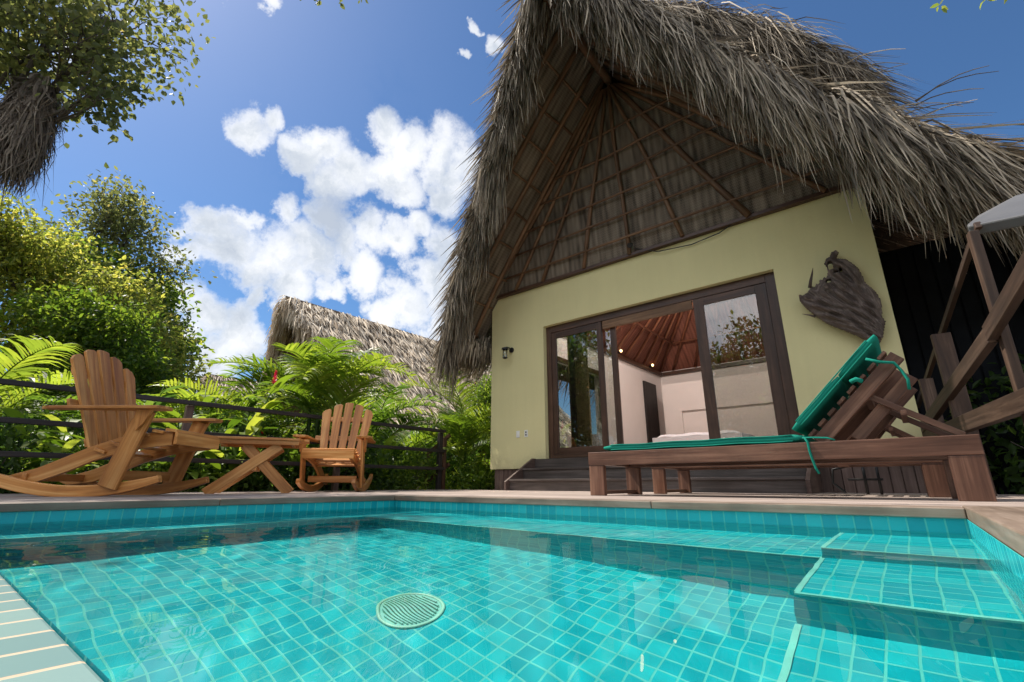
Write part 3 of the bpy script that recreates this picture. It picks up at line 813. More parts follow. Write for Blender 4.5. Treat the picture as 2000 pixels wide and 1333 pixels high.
def build_under_roof(parent):
    """matting, rafters and purlins seen from below"""
    m = MB()
    for tab, sd in ((TAB_L, -1), (TAB_R, 1)):
        A = roof_surface(tab, sd, lambda u: min(6.6, YFS[sd](u) + 0.20), lambda u: 6.62, CXH, 20, 14, drop=0.32)
        G = np.stack([A[..., 1], np.repeat(np.linspace(0, 5, 20)[:, None], 14, 1), A[..., 2] * 0], -1)
        m.add(A.reshape(-1, 3), grid_faces(20, 14, sd < 0), G.reshape(-1, 3))
    apex = Vector((CXH, 6.08, 6.72))
    # leaning gable infill
    bl, br = Vector((-5.95, 6.46, 3.56)), Vector((0.95, 6.46, 3.56))
    n = 14
    rows = []; gr = []
    for i in range(n):
        t = i / (n - 1)
        a, c = bl.lerp(apex, t), br.lerp(apex, t)
        for j in range(n):
            q = a.lerp(c, j / (n - 1)); rows.append(q[:]); gr.append((q.x * 1.0, q.z, 0))
    m.add(rows, grid_faces(n, n), gr)
    m.build('roof_lining', M['matting'], parent)
    # poles
    def pole(a, c, r, name):
        a, c = Vector(a), Vector(c); pts = []
        perp = Vector((random.uniform(-1, 1), random.uniform(-1, 1), random.uniform(-1, 1)))
        for k in range(7):
            t = k / 6
            pts.append(a.lerp(c, t) + perp * 0.022 * math.sin(t * 7 + a.x))
        return MB().tube(pts, [r * random.uniform(0.88, 1.1) for _ in range(7)], 9).build(name, M['pole_wood'], parent, smooth=True)
    off = Vector((0, -0.06, -0.02))
    pole((CXH, 4.05, 6.86), (CXH, 6.3, 6.78), 0.075, 'ridge_pole')
    for x in (-5.75, -5.2, -4.55, -3.7, -2.86, -1.98, -1.10, -0.2, 0.6):      # fan on the infill
        pole(Vector((x, 6.42, 3.60)), apex + Vector(((x - CXH) * 0.045, -0.04, -0.12)), 0.034 if x not in (-1.10,) else 0.045, 'rafter')
    for i, t in enumerate((0.10, 0.22, 0.34, 0.46, 0.58, 0.71)):
        a, c = bl.lerp(apex, t), br.lerp(apex, t)
        pole(a + Vector((0.2 * (1 - t), -0.065, 0)), c + Vector((-0.25 * (1 - t), -0.065, 0.02 * (i % 2))), 0.021, 'batten')
    for sd, tab in ((-1, TAB_L), (1, TAB_R)):
        smax = tab[-1][0]
        for y in (6.3, 5.75, 5.25, 4.78):                                     # slope rafters
            u1 = max([q for q in np.linspace(0.1, 0.97, 60) if YFS[sd](q) + 0.2 < y] or [0.1])
            s1 = smax * u1
            ss = np.linspace(0.03, s1, 8)
            y0 = min(y, 6.1)
            pts = [Vector((CXH + sd * q, y0 + (y - y0) * (q / s1), prof(tab, q) - 0.38)) for q in ss]
            MB().tube(pts, 0.042, 9).build('rafter', M['pole_wood'], parent, smooth=True)
        # verge rafter along the leaning front edge
        pts = [Vector((CXH + sd * q, YFS[sd](q / smax) + 0.24, prof(tab, q) - 0.40)) for q in np.linspace(0, smax * 0.97, 10)]
        MB().tube(pts, 0.05, 9).build('verge_rafter', M['pole_wood'], parent, smooth=True)
        for q in np.linspace(0.45, smax - 0.3, 9):
            yy = YFS[sd](q / smax) + 0.3
            if 6.4 - yy > 0.25: pole((CXH + sd * q, yy, prof(tab, q) - 0.345), (CXH + sd * q, 6.45, prof(tab, q) - 0.345), 0.022, 'batten')

def build_bungalow():
    t = empty('bungalow', (-2.84, 6.5, 0), 0, 'yellow walled bungalow under a tall shaggy palm thatch roof beside the pool', 'bungalow')
    inv = -Vector(t.location)
    X0, X1, YF, YW = -5.84, 0.155, 6.5, 6.70
    OX0, OX1, OZ0, OZ1 = -4.62, -0.925, 0.50, 2.78
    w = MB()
    zb, zt = 0.345, 3.56
    w.box((X0, YF, zb), (OX0, YW, zt)); w.box((OX1, YF, zb), (X1, YW, zt))
    w.box((OX0, YF, OZ1), (OX1, YW, zt)); w.box((OX0, YF, zb), (OX1, YW, OZ0 - 0.02))
    # merge seams: one continuous plastered face set 1.5 mm proud of the blocks
    y = YF - 0.0015
    P = [(X0, y, zb), (OX0, y, zb), (OX1, y, zb), (X1, y, zb), (X0, y, OZ0 - .02), (OX0, y, OZ0 - .02), (OX1, y, OZ0 - .02), (X1, y, OZ0 - .02),
         (X0, y, OZ1), (OX0, y, OZ1), (OX1, y, OZ1), (X1, y, OZ1), (X0, y, zt), (OX0, y, zt), (OX1, y, zt), (X1, y, zt)]
    w.add(P, [(0, 1, 5, 4), (1, 2, 6, 5), (2, 3, 7, 6), (4, 5, 9, 8), (6, 7, 11, 10), (8, 9, 13, 12), (9, 10, 14, 13), (10, 11, 15, 14)])
    w.build('front_wall', M['wall_yellow'], t)
    wi = MB()
    ZI = 3.50
    wi.box((X0, YW + 0.002, 0.0), (-5.65, 7.6, 3.5)); wi.box((X0, 10.4, 0.0), (-5.65, 14.3, 3.5)); wi.box((X0, 7.6, 0), (-5.65, 10.4, 0.6)); wi.box((X0, 7.6, 2.75), (-5.65, 10.4, 3.5))
    wi.box((X0, 14.3, 0), (X1, 14.5, 3.5))
    wi.box((-0.04, YW + 0.002, 0), (X1, 7.8, 3.5)); wi.box((-0.04, 7.8, 0), (X1, 13.1, 0.6)); wi.box((-0.04, 7.8, 3.1), (X1, 13.1, 3.5)); wi.box((-0.04, 13.1, 0), (X1, 14.3, 3.5))  # unseen opening in the right wall, added to let daylight into the room
    wi.box((-5.648, YW + 0.003, 2.80), (-0.042, YW + 0.02, 3.5)) ; wi.box((-5.648, YW + 0.003, 0.49), (-4.64, YW + 0.02, 2.8)); wi.box((-0.9, YW + 0.003, 0.49), (-0.042, YW + 0.02, 2.8))
    wi.build('room_wall', M['wall_white'], t)
    hb = MB()
    hb.box((-5.20, 13.2, 0.48), (-4.70, 13.4, 2.86)); hb.box((-4.70, 13.28, 0.48), (-0.06, 13.4, 2.06)); hb.box((-4.70, 13.2, 2.06), (-0.06, 13.4, 2.86))
    hb.build('headboard_wall', M['wall_white'], t)
    fl = MB(); fl.box((-5.65, YW, 0.38), (-0.04, 14.3, 0.48)); fl.build('room_floor', M['floor_tile'], t)
    # inner ceiling: hipped, red brown
    ce = MB()
    zc, zr = 3.47, 6.4
    A = [(-5.7, 6.72, zc), (0.0, 6.72, zc), (0.0, 14.35, zc), (-5.7, 14.35, zc), (-2.84, 8.2, zr), (-2.84, 11.6, zr)]
    for f in ((0, 1, 4), (1, 2, 5, 4), (2, 3, 5), (3, 0, 4, 5)):
        vs = [A[k] for k in f]
        if f in ((0, 1, 4), (2, 3, 5)): gg = [(v[0], v[2], 0) for v in vs]
        else: gg = [(v[1], v[2], 0) for v in vs]
        ce.add(vs, [tuple(range(len(f)))], gg)
    ce.build('room_ceiling', M['matting_red'], t)
    def cp(a, c, r=0.04, nm='ceiling_rafter'):
        MB().tube([a, c], r, 8).build(nm, M['dark_wood'] if r > 0.045 else M['ceil_pole'], t, smooth=True)
    wood('ceil_pole', (0.10, 0.032, 0.016), (0.22, 0.08, 0.04), (0.34, 0.15, 0.08), rough=0.5)
    for k in range(13):
        y = 7.0 + k * 0.6
        yt = min(max(y, 8.2), 11.6)
        cp((-5.6, y, zc + 0.04), (-2.9, yt, zr - 0.1)); cp((-0.1, y, zc + 0.04), (-2.8, yt, zr - 0.1))
    for k in range(8):
        x = -5.2 + k * 0.68
        cp((x, 14.25, zc + 0.04), (-2.84, 11.65, zr - 0.1))
    for q in (0.25, 0.5, 0.75):
        zz = zc + (zr - zc) * q
        cp((-5.65 + 2.8 * q + 0.05, 7.3 + 1.0 * q, zz - 0.05), (-5.65 + 2.8 * q + 0.05, 14.2 - 2.6 * q, zz - 0.05), 0.025)
        cp((-5.6 + 2.8 * q, 14.22 - 2.66 * q, zz - 0.05), (-0.1 - 2.7 * q, 14.22 - 2.66 * q, zz - 0.05), 0.025)
    bm = MB(); bm.box((-5.649, 6.8, 3.36), (-5.56, 14.29, 3.46)); bm.box((-5.56, 14.2, 3.36), (-0.05, 14.29, 3.46)); bm.build('wall_plate_beam', M['dark_wood'], t)
    # inner door leaf and dark doorway by the far corner
    dr = MB(); dr.box((-5.645, 12.9, 0.48), (-5.60, 13.75, 3.0)); d2 = dr.build('inner_door', M['rail_dark'], t)
    # dark stripe window frame on the left wall
    wf = MB()
    for a, c in (((-5.66, 7.6, 0.55), (-5.6, 7.7, 2.8)), ((-5.66, 10.33, 0.55), (-5.6, 10.43, 2.8)), ((-5.66, 7.7, 0.55), (-5.6, 10.33, 0.63)), ((-5.66, 7.7, 2.70), (-5.6, 10.33, 2.8)), ((-5.65, 8.96, 0.63), (-5.62, 9.06, 2.70))):
        wf.box(a, c)
    wf.build('side_window_frame', M['dark_wood'], t)
    # skirting of upright boards
    sk = MB(); x = -5.76
    while x < X1 - 0.05:
        if not (-5.0 < x < -1.05): sk.box((x, 6.53, -0.04), (x + 0.098, 6.56, 0.343))
        x += 0.105
    sk.box((-5.76, 6.565, -0.4), (X1 - 0.02, 6.68, 0.343))
    MB().box((X0 - 0.3, 6.42, 3.563), (X1 + 0.05, 6.5, 3.615)).build('wall_plate', M['dark_wood'], t, bevel=0.003)
    sk.build('base_skirting', M['skirt_wood'], t, bevel=0.003)
    # sliding door
    dz0 = 0.50
    f = MB()
    f.box((OX0 + 0.002, 6.585, dz0), (OX0 + 0.10, 6.695, OZ1 - 0.002)); f.box((OX1 - 0.13, 6.585, dz0), (OX1 - 0.002, 6.695, OZ1 - 0.002))
    f.box((OX0 + 0.10, 6.585, OZ1 - 0.12), (OX1 - 0.13, 6.695, OZ1 - 0.002)); f.box((OX0 + 0.10, 6.585, dz0), (OX1 - 0.13, 6.695, dz0 + 0.06))
    dfm = f.build('sliding_door', M['dark_wood'], t, bevel=0.004)
    def leaf(x0, x1, yc, st=0.095, label=None, nm='door_panel'):
        q = MB(); y0, y1 = yc - 0.02, yc + 0.02; z0, z1 = dz0 + 0.062, OZ1 - 0.125
        q.box((x0, y0, z0), (x0 + st, y1, z1)); q.box((x1 - st, y0, z0), (x1, y1, z1))
        q.box((x0 + st, y0, z0), (x1 - st, y1, z0 + 0.10)); q.box((x0 + st, y0, z1 - 0.11), (x1 - st, y1, z1))
        pz = q.build(nm, M['dark_wood'], dfm, bevel=0.003)
        g = MB(); g.box((x0 + st - 0.005, yc - 0.004, z0 + 0.095), (x1 - st + 0.005, yc + 0.004, z1 - 0.105)); g.build('door_glass', M['glass'], dfm)
    leaf(OX0 + 0.102, -3.52, 6.615); leaf(OX0 + 0.42, -3.30, 6.665)
    leaf(-2.02, OX1 - 0.132, 6.615, 0.14)
    hd = MB(); hd.box((-3.50, 6.59, 2.52), (-2.04, 6.63, 2.655)); hd.build('door_header', M['pole_wood'], dfm, bevel=0.003)
    # roofs
    build_main_roof(t); build_under_roof(t)
    # near-black backdrop added to stand in for the deep shade under the right eave
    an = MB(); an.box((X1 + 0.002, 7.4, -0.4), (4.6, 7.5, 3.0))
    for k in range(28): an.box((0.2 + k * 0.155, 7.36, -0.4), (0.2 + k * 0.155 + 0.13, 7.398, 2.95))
    an.build('shade_backdrop', M['shade_black'], t)
    # keep children where they are while the root stands at the house's base
    for o in [x for x in COL.objects if x.parent == t]:
        o.location = Vector(o.location) + inv
    return t
bungalow = build_bungalow()

def build_steps():
    t = empty('entry_steps', (-2.8, 6.1, 0), 0, 'dark plank entry steps below the sliding glass door', 'steps')
    inv = -Vector(t.location)
    X0, X1 = -4.86, -0.82
    for k, (y0, z) in enumerate(((5.78, 0.165), (6.12, 0.335))):
        MB().box((X0 + 0.045, y0, z - 0.03), (X1 - 0.045, y0 + 0.36, z)).build('tread', M['step_wood'], t, bevel=0.004, loc=inv)
        MB().box((X0 + 0.045, y0 + 0.025, z - 0.165), (X1 - 0.045, y0 + 0.045, z - 0.031)).build('riser', M['step_wood'], t, loc=inv)
    MB().box((X0 + 0.045, 6.46, 0.34), (X1 - 0.045, 6.498, 0.49)).build('riser', M['step_wood'], t, loc=inv)
    for x in (X0, X1 - 0.042):
        MB().prism([(5.72, 0.001), (6.50, 0.001), (6.50, 0.50), (6.42, 0.50), (5.72, 0.13)], (x + 0.021, 0, 0), (0, 1, 0), (0, 0, 1), 0.042).build('stringer', M['skirt_wood'], t, bevel=0.003, loc=inv)
build_steps()

# ================================================================== furniture
plain('cushion_green', (0.008, 0.19, 0.14), 0.9, 0.15, 0.16, 3.0, 0.6, bdist=0.003)

def soft_slab(path, y0, y1, th, n=10, seam=0.012):
    """upholstered pad following a path in the XZ plane, rounded edges and slight puckers"""
    b = MB(); m = len(path); ring = []
    K = 24
    V = []
    for i, (x, z) in enumerate(path):
        a = path[max(0, i - 1)]; c = path[min(m - 1, i + 1)]
        d = Vector((c[0] - a[0], 0, c[1] - a[1])).normalized(); nn = Vector((-d.z, 0, d.x))
        e = min(i, m - 1 - i) / max(1, (m - 1)); sq = min(1.0, 0.6 + 9.0 * e)
        for k in range(K):
            t = 2 * math.pi * k / K
            cy = math.copysign(abs(math.cos(t)) ** 0.35, math.cos(t)); cz = math.copysign(abs(math.sin(t)) ** 0.55, math.sin(t))
            yy = (y0 + y1) / 2 + cy * (y1 - y0) / 2
            off = cz * th / 2 * sq * (1 + 0.06 * math.sin(i * 1.7 + 3 * cy))
            V.append((Vector((x, yy, z)) + nn * off)[:])
    F = [(i * K + k, i * K + (k + 1) % K, (i + 1) * K + (k + 1) % K, (i + 1) * K + k) for i in range(m - 1) for k in range(K)]
    F += [tuple(range(K))[::-1], tuple((m - 1) * K + k for k in range(K))]
    b.add(V, F); return b

def make_lounger(label):
    t = empty('sun_lounger', (0, 0, 0), 0, label, 'sun lounger', 'wooden sun loungers standing by the pool')
    W = M['lounger_wood']; D = 0.72; L = 2.41
    for y in (0.0, D - 0.05):
        MB().box((0, y, 0.238), (L, y + 0.05, 0.345)).build('side_rail', W, t, bevel=0.004)
    for x in (0.0, L - 0.05): MB().box((x, 0.052, 0.245), (x + 0.05, D - 0.052, 0.338)).build('end_rail', W, t, bevel=0.004)
    for x0, x1 in ((0.003, 0.137), (L - 0.150, L - 0.003)):
        for y in (0.003, D - 0.047):
            MB().box((x0, y, 0.0), (x1, y + 0.044, 0.2365)).build('leg', W, t, bevel=0.004)
        MB().box(((x0 + x1) / 2 - 0.03, 0.05, 0.01), ((x0 + x1) / 2 + 0.03, D - 0.05, 0.04)).build('foot_bar', W, t, bevel=0.003)
    s = MB()
    for k in range(16): s.box((0.07 + k * 0.095, 0.052, 0.312), (0.07 + k * 0.095 + 0.07, D - 0.052, 0.334))
    s.build('bed_slats', W, t, bevel=0.002)
    # raised back
    h = Vector((1.63, 0, 0.352)); e = Vector((2.135, 0, 0.862)); d = (e - h).normalized(); nn = Vector((-d.z, 0, d.x))
    r = MB()
    for y in (0.085, D - 0.085): r.beam(h + Vector((0, y, 0)) + d * 0.02 - nn * 0.03, e + Vector((0, y, 0)) - nn * 0.03, 0.040, 0.078, side=(0, 1, 0))
    for k in range(8): q = h.lerp(e, (k + 0.5) / 8) + nn * 0.0325; r.beam(q + Vector((0, 0.065, 0)), q + Vector((0, D - 0.065, 0)), 0.06, 0.02, side=d)
    r.build('backrest', W, t, bevel=0.003)
    p = MB()
    for y in (0.12, D - 0.16):
        p.beam(Vector((1.95, y, 0.63)), Vector((2.36, y, 0.35)), 0.03, 0.035, side=(0, 1, 0))
        p.beam(Vector((2.20, y + .04, 0.72)), Vector((1.86, y + .04, 0.36)), 0.03, 0.07, side=(0, 1, 0))
    p.beam(Vector((1.96, 0.1, 0.61)), Vector((1.96, D - 0.1, 0.61)), 0.04, 0.04)
    p.beam(Vector((2.12, 0.1, 0.50)), Vector((2.12, D - 0.1, 0.50)), 0.03, 0.03)
    p.build('back_prop', W, t, bevel=0.003)
    return t
LA = make_lounger('nearer wooden sun lounger, the one carrying the green cushion at the pool edge')
LB = copy_tree(LA, None, (-1.98, 4.56, 0), label='farther wooden sun lounger, partly hidden behind the cushioned one')
LB.scale = (0.9, 1, 0.98)
LA.location = (-2.10, 3.57, 0)

def build_cushion():
    t = empty('lounger_cushion', (-1.2, 3.93, 0.346), 0, 'green padded cushion tied along the nearer sun lounger', 'cushion')
    inv = -Vector(t.location)
    y0, y1 = 3.58, 4.26
    pth = [(-1.955 + 1.45 * i / 22, 0.376 + 0.0025 * math.sin(i * 0.9)) for i in range(23)]
    soft_slab(pth, y0, y1, 0.058).build('seat_pad', M['cushion_green'], t, smooth=True, loc=inv)
    a = Vector((-0.515, 0, 0.385)); d = Vector((0.70, 0, 0.714)).normalized()
    q = [((a + d * (0.76 * i / 14)).x - 0.045, (a + d * (0.76 * i / 14)).z + 0.045) for i in range(15)]
    q1, q2 = q[:9], q[8:]
    q2 = [(q2[0][0] + 0.006, q2[0][1] + 0.006)] + q2[1:]
    soft_slab(q1, y0, y1, 0.050).build('back_pad', M['cushion_green'], t, smooth=True, loc=inv)
    soft_slab(q2, y0, y1, 0.055).build('head_pad', M['cushion_green'], t, smooth=True, loc=inv)
    for nm, pp, th in (('seat', pth, 0.026), ('back', q, 0.026)):
        for yy in (y0 + 0.002, y1 - 0.002):
            for up in (1, -1):
                pts = []
                for i, (x, z) in enumerate(pp[1:-1], 1):
                    d = Vector((pp[i + 1][0] - pp[i - 1][0], 0, pp[i + 1][1] - pp[i - 1][1])).normalized()
                    pts.append((x - d.z * th * 0.72 * up, yy, z + d.x * th * 0.72 * up))
                MB().tube(pts, 0.0045, 5).build('piping', M['cushion_green'], t, smooth=True, loc=inv)
    def tie(pts, w=0.012):
        b = MB(); b.tube(pts, [w * 0.5] * len(pts), 5); b.build('tie', M['cushion_green'], t, smooth=True, loc=inv)
    tie([(-0.52, 3.60, 0.375), (-0.50, 3.565, 0.372), (-0.487, 3.560, 0.345), (-0.485, 3.562, 0.29), (-0.478, 3.560, 0.24), (-0.468, 3.562, 0.185), (-0.455, 3.56, 0.15)], 0.016)
    tie([(-0.52, 3.60, 0.375), (-0.46, 3.575, 0.372), (-0.38, 3.572, 0.365), (-0.34, 3.58, 0.350)])
    tie([(-0.10, 3.575, 0.83), (-0.04, 3.568, 0.80), (0.03, 3.60, 0.79), (0.055, 3.60, 0.74), (0.075, 3.59, 0.68), (0.07, 3.59, 0.62)], 0.018)
    tie([(-0.20, 3.58, 0.70), (-0.17, 3.57, 0.71), (-0.14, 3.58, 0.695)], 0.03)
build_cushion()

def curve_board(b, pts, hgt, th, y):
    """board standing on edge, bent along pts (x,z) in the XZ plane"""
    top, bot = [], []
    for i, (x, z) in enumerate(pts):
        a = pts[max(0, i - 1)]; c = pts[min(len(pts) - 1, i + 1)]
        d = Vector((c[0] - a[0], c[1] - a[1])).normalized(); n = Vector((-d.y, d.x))
        hh = hgt[i] if hasattr(hgt, '__len__') else hgt
        top.append((x + n.x * hh / 2, z + n.y * hh / 2)); bot.append((x - n.x * hh / 2, z - n.y * hh / 2))
    m = len(pts); vs, gs = [], []; off = random.uniform(0, 40)
    for yy in (y - th / 2, y + th / 2):
        for k, (x, z) in enumerate(top): vs.append((x, yy, z)); gs.append((x + off, 0.04, yy))
        for k, (x, z) in enumerate(bot): vs.append((x, yy, z)); gs.append((x + off, -0.04, yy))
    fs = []
    for k in range(m - 1):
        fs.append((k, k + 1, m + k + 1, m + k)); fs.append((2 * m + k + 1, 2 * m + k, 3 * m + k, 3 * m + k + 1))
        fs.append((k + 1, k, 2 * m + k, 2 * m + k + 1)); fs.append((m + k, m + k + 1, 3 * m + k + 1, 3 * m + k))
    fs.append((0, m, 3 * m, 2 * m)); fs.append((m - 1, 3 * m - 1, 4 * m - 1, 2 * m - 1)[::1])
    fs[-1] = (m - 1, 2 * m + m - 1, 3 * m + m - 1, m + m - 1)
    b.add(vs, fs, gs)

def make_rocker():
    t = empty('rocking_chair', (0, 0, 0), 0, 'x', 'rocking chair', 'slatted wooden rocking chairs')
    W = M['teak']
    for sg in (-1, 1):
        b = MB(); xs = np.linspace(-0.80, 0.40, 16)
        pts = [(x, 0.030 + 0.30 * (x + 0.12) ** 2 + (0.02 if x < -0.72 else 0)) for x in xs]
        curve_board(b, pts, [0.045 + 0.03 * min(1, k / 3, (15 - k) / 3) for k in range(16)], 0.04, sg * 0.275)
        b.build('rocker_runner', W, t, bevel=0.004)
        b = MB(); b.beam((0.10, sg * 0.312, 0.055), (0.245, sg * 0.312, 0.555), 0.024, 0.125, side=(0, 1, 0), h1=0.115)
        b.build('front_leg', W, t, bevel=0.004)
        b = MB(); curve_board(b, [(0.40, 0.375), (0.25, 0.365), (0.08, 0.335), (-0.10, 0.275), (-0.25, 0.205), (-0.42, 0.135), (-0.60, 0.10)], [0.09, 0.1, 0.105, 0.10, 0.10, 0.09, 0.06], 0.03, sg * 0.225)
        b.build('seat_rail', W, t, bevel=0.003)
        b = MB()
        out = [(-0.40, -0.035), (-0.43, 0.02), (-0.36, 0.05), (0.20, 0.085), (0.36, 0.085), (0.40, 0.03), (0.38, -0.05), (0.30, -0.06), (-0.2, -0.03)]
        b.prism([(x, sg * y) for x, y in (out if sg > 0 else out[::-1])], (0, sg * 0.31, 0.568), (1, 0, 0), (0, 1, 0), 0.022)
        b.build('armrest', W, t, bevel=0.004)
        b = MB(); b.prism([(-0.05, 0.0), (0.06, 0.0), (0.02, -0.09), (-0.02, -0.14)], (0.24, sg * 0.337, 0.556), (1, 0, 0), (0, 0, 1), 0.022); b.build('arm_bracket', W, t)
    for k in range(6):
        x = 0.395 - k * 0.088; z = 0.43 - 0.004 * k - 0.0016 * k * k * 3
        MB().beam((x, -0.262, z), (x, 0.262, z), 0.076, 0.02, side=(1, 0, -0.12 - 0.05 * k)).build('seat_slat', W, t, bevel=0.003)
    MB().box((0.425, -0.262, 0.335), (0.447, 0.262, 0.418)).build('front_apron', W, t, bevel=0.004)
    MB().box((0.10, -0.255, 0.10), (0.125, 0.255, 0.165)).build('stretcher', W, t, bevel=0.003)
    MB().box((-0.50, -0.255, 0.095), (-0.47, 0.255, 0.145)).build('stretcher', W, t, bevel=0.003)
    # fanned back
    o = Vector((-0.135, 0, 0.29)); d = Vector((-0.33, 0, 0.94)).normalized()
    for k in range(5):
        c = k - 2; yb, yt = c * 0.094, c * 0.126; Lk = 0.80 - 0.022 * c * c
        wb, wt = 0.037, 0.050
        ax = Vector((0, 1, 0)); ay = d
        sl = 0.012 * c
        poly = [(yb - wb, 0), (yb + wb, 0), (yt + wt, Lk - max(0, sl) * 2.2 - 0.004 * abs(c)), (yt + wt * 0.5, Lk + 0.006 - max(0, sl) * 0.9), (yt - wt * 0.5, Lk + 0.006 + min(0, sl) * 0.9), (yt - wt, Lk + min(0, sl) * 2.2)]
        MB().prism(poly, o, ax, ay, 0.020).build('back_slat', W, t, bevel=0.003)
    for q, hw in ((0.33, 0.33), (0.58, 0.27), (0.06, 0.22)):
        p = o + d * q + Vector((-0.024, 0, 0))
        MB().beam(p + Vector((0, -hw, 0)), p + Vector((0, hw, 0)), 0.06, 0.022, side=d).build('back_brace', W, t, bevel=0.003)
    return t
RC = make_rocker()
RC['label'] = 'wooden rocking chair seen from the side at the left end of the deck'
RC2 = copy_tree(RC, None, (-5.75, 3.42, 0), R(-43), (1.15, 1.15, 1.15), label='wooden rocking chair facing the pool, right of the small slatted table')
RC.location = (-5.02, 1.12, 0); RC.rotation_euler[2] = R(42); RC.scale = (1.16, 1.16, 1.16)

def build_table():
    t = empty('side_table', (-5.45, 2.30, 0), R(62), 'low wooden side table with crossed legs between the two rocking chairs', 'table')
    W = M['teak']
    for k in range(5):
        y0 = -0.29 + k * 0.117; hl = 0.50 - (0.10 if k in (0, 4) else 0.0)
        poly = [(-hl, y0), (hl, y0), (hl + (0.05 if k in (0,) else 0), y0 + 0.112) if k == 0 else (hl, y0 + 0.112), (-hl, y0 + 0.112)]
        MB().prism(poly, (0, 0, 0.545), (1, 0, 0), (0, 1, 0), 0.024).build('top_slat', W, t, bevel=0.003)
    ed = MB()
    for y in (-0.25, 0.25): ed.beam((-0.40, y, 0.510), (0.40, y, 0.510), 0.03, 0.045)
    for x in (-0.34, 0.34): ed.beam((x, -0.234, 0.510), (x, 0.234, 0.510), 0.03, 0.045)
    ed.build('apron', W, t, bevel=0.003)
    for y in (-0.20, 0.20):
        MB().beam((-0.40, y, 0.0), (0.22, y, 0.485), 0.024, 0.10, side=(0, 1, 0)).build('crossed_leg', W, t, bevel=0.003)
        MB().beam((0.36, y + 0.026, 0.0), (-0.12, y + 0.026, 0.485), 0.024, 0.10, side=(0, 1, 0)).build('crossed_leg', W, t, bevel=0.003)
    MB().beam((0.0, -0.2, 0.25), (0.0, 0.22, 0.25), 0.05, 0.05).build('stretcher', W, t, bevel=0.003)
build_table()

def build_railings():
    X = -6.62
    t = empty('deck_railing', (X, 1.9, 0), 0, 'dark three bar railing along the garden side of the deck', 'railing')
    inv = -Vector(t.location)
    for y in (-2.2, -0.15, 1.92, 3.95, 5.98):
        MB().box((X - 0.035, y - 0.04, -0.3), (X + 0.035, y + 0.04, 1.0)).build('post', M['rail_dark'] if y > 5 else M['skirt_wood'], t, bevel=0.004, loc=inv)
    for z in (1.00, 0.645, 0.335):
        MB().box((X - 0.03 + 0.066, -3.0, z), (X + 0.03 + 0.066, 6.03, z + 0.052)).build('rail_bar', M['rail_dark'], t, bevel=0.004, loc=inv)
    t2 = empty('stair_railing', (-6.9, 5.9, -0.4), 0, 'short sloping handrail beside the steps down to the garden path', 'railing')
    inv = -Vector(t2.location)
    for x, z1 in ((-6.70, 0.93), (-7.15, 0.66)):
        MB().box((x - 0.035, 6.12, -0.4), (x + 0.035, 6.19, z1)).build('post', M['dark_wood'], t2, bevel=0.004, loc=inv)
    for a, c in ((0.98, 0.66), (0.45, 0.13)):
        MB().beam((-6.62, 6.22, a), (-7.22, 6.22, c), 0.04, 0.07).build('handrail' if a > 0.9 else 'lower_rail', M['dark_wood'], t2, bevel=0.004, loc=inv)
    # slanted timber lattice at the right of the deck
    A, B = Vector((0.62, 4.0, 0)), Vector((0.24, 6.3, 0))
    ax = (B - A).normalized(); W = M['lattice_wood']
    t3 = empty('timber_lattice', (0.5, 4.9, 0), 0, 'weathered timber lattice screen with a sloping top board, right of the loungers', 'lattice screen')
    inv = -Vector(t3.location)
    def P(u, z, o=0.0): return A + ax * u + Vector((ax.y, -ax.x, 0)) * o + Vector((0, 0, z))
    def bar(u0, z0, u1, z1, w=0.06, h=0.075, nm='brace', o=0.0):
        MB().beam(P(u0, z0, o), P(u1, z1, o), w, h, side=Vector((ax.y, -ax.x, 0))).build(nm, W, t3, bevel=0.004, loc=inv)
    bar(0.15, 1.76, 3.05, 0.93, 0.035, 0.05, 'sloping_rail', 0.05)
    bar(-1.6, 0.56, 2.55, 0.54, 0.06, 0.125, 'bottom_rail', -0.035)
    bar(0.16, 0.0, 0.12, 1.70, 0.05, 0.065, 'post')
    bar(1.40, -0.02, 1.40, 1.34, 0.13, 0.05, 'wide_post', 0.01); bar(2.24, -0.02, 2.24, 1.10, 0.11, 0.05, 'wide_post', 0.01)
    bar(-1.4, 1.34, 0.16, 1.01, 0.05, 0.105, 'diagonal_brace', -0.055); bar(0.17, 1.00, 2.5, 0.64, 0.05, 0.105, 'diagonal_brace', -0.05)
    b = MB()
    q = [Vector(v) for v in ((0.596, 4.18, 1.775), (1.03, 3.96, 1.66), (1.16, 4.47, 2.04), (0.92, 4.5, 2.05), (0.70, 4.48, 1.955), (0.61, 4.28, 1.83))]
    dn = (q[1] - q[0]).cross(q[3] - q[0]).normalized() * -0.075
    b.add([v[:] for v in q] + [(v + dn)[:] for v in q], [tuple(range(6)), tuple(range(11, 5, -1))] + [(k + 6, (k + 1) % 6 + 6, (k + 1) % 6, k) for k in range(6)])
    b.build('top_board', plain('grey_board', (0.11, 0.11, 0.115), 0.5, 0.5, 0.15, 3, 0.3), t3, bevel=0.012, loc=inv)
build_railings()

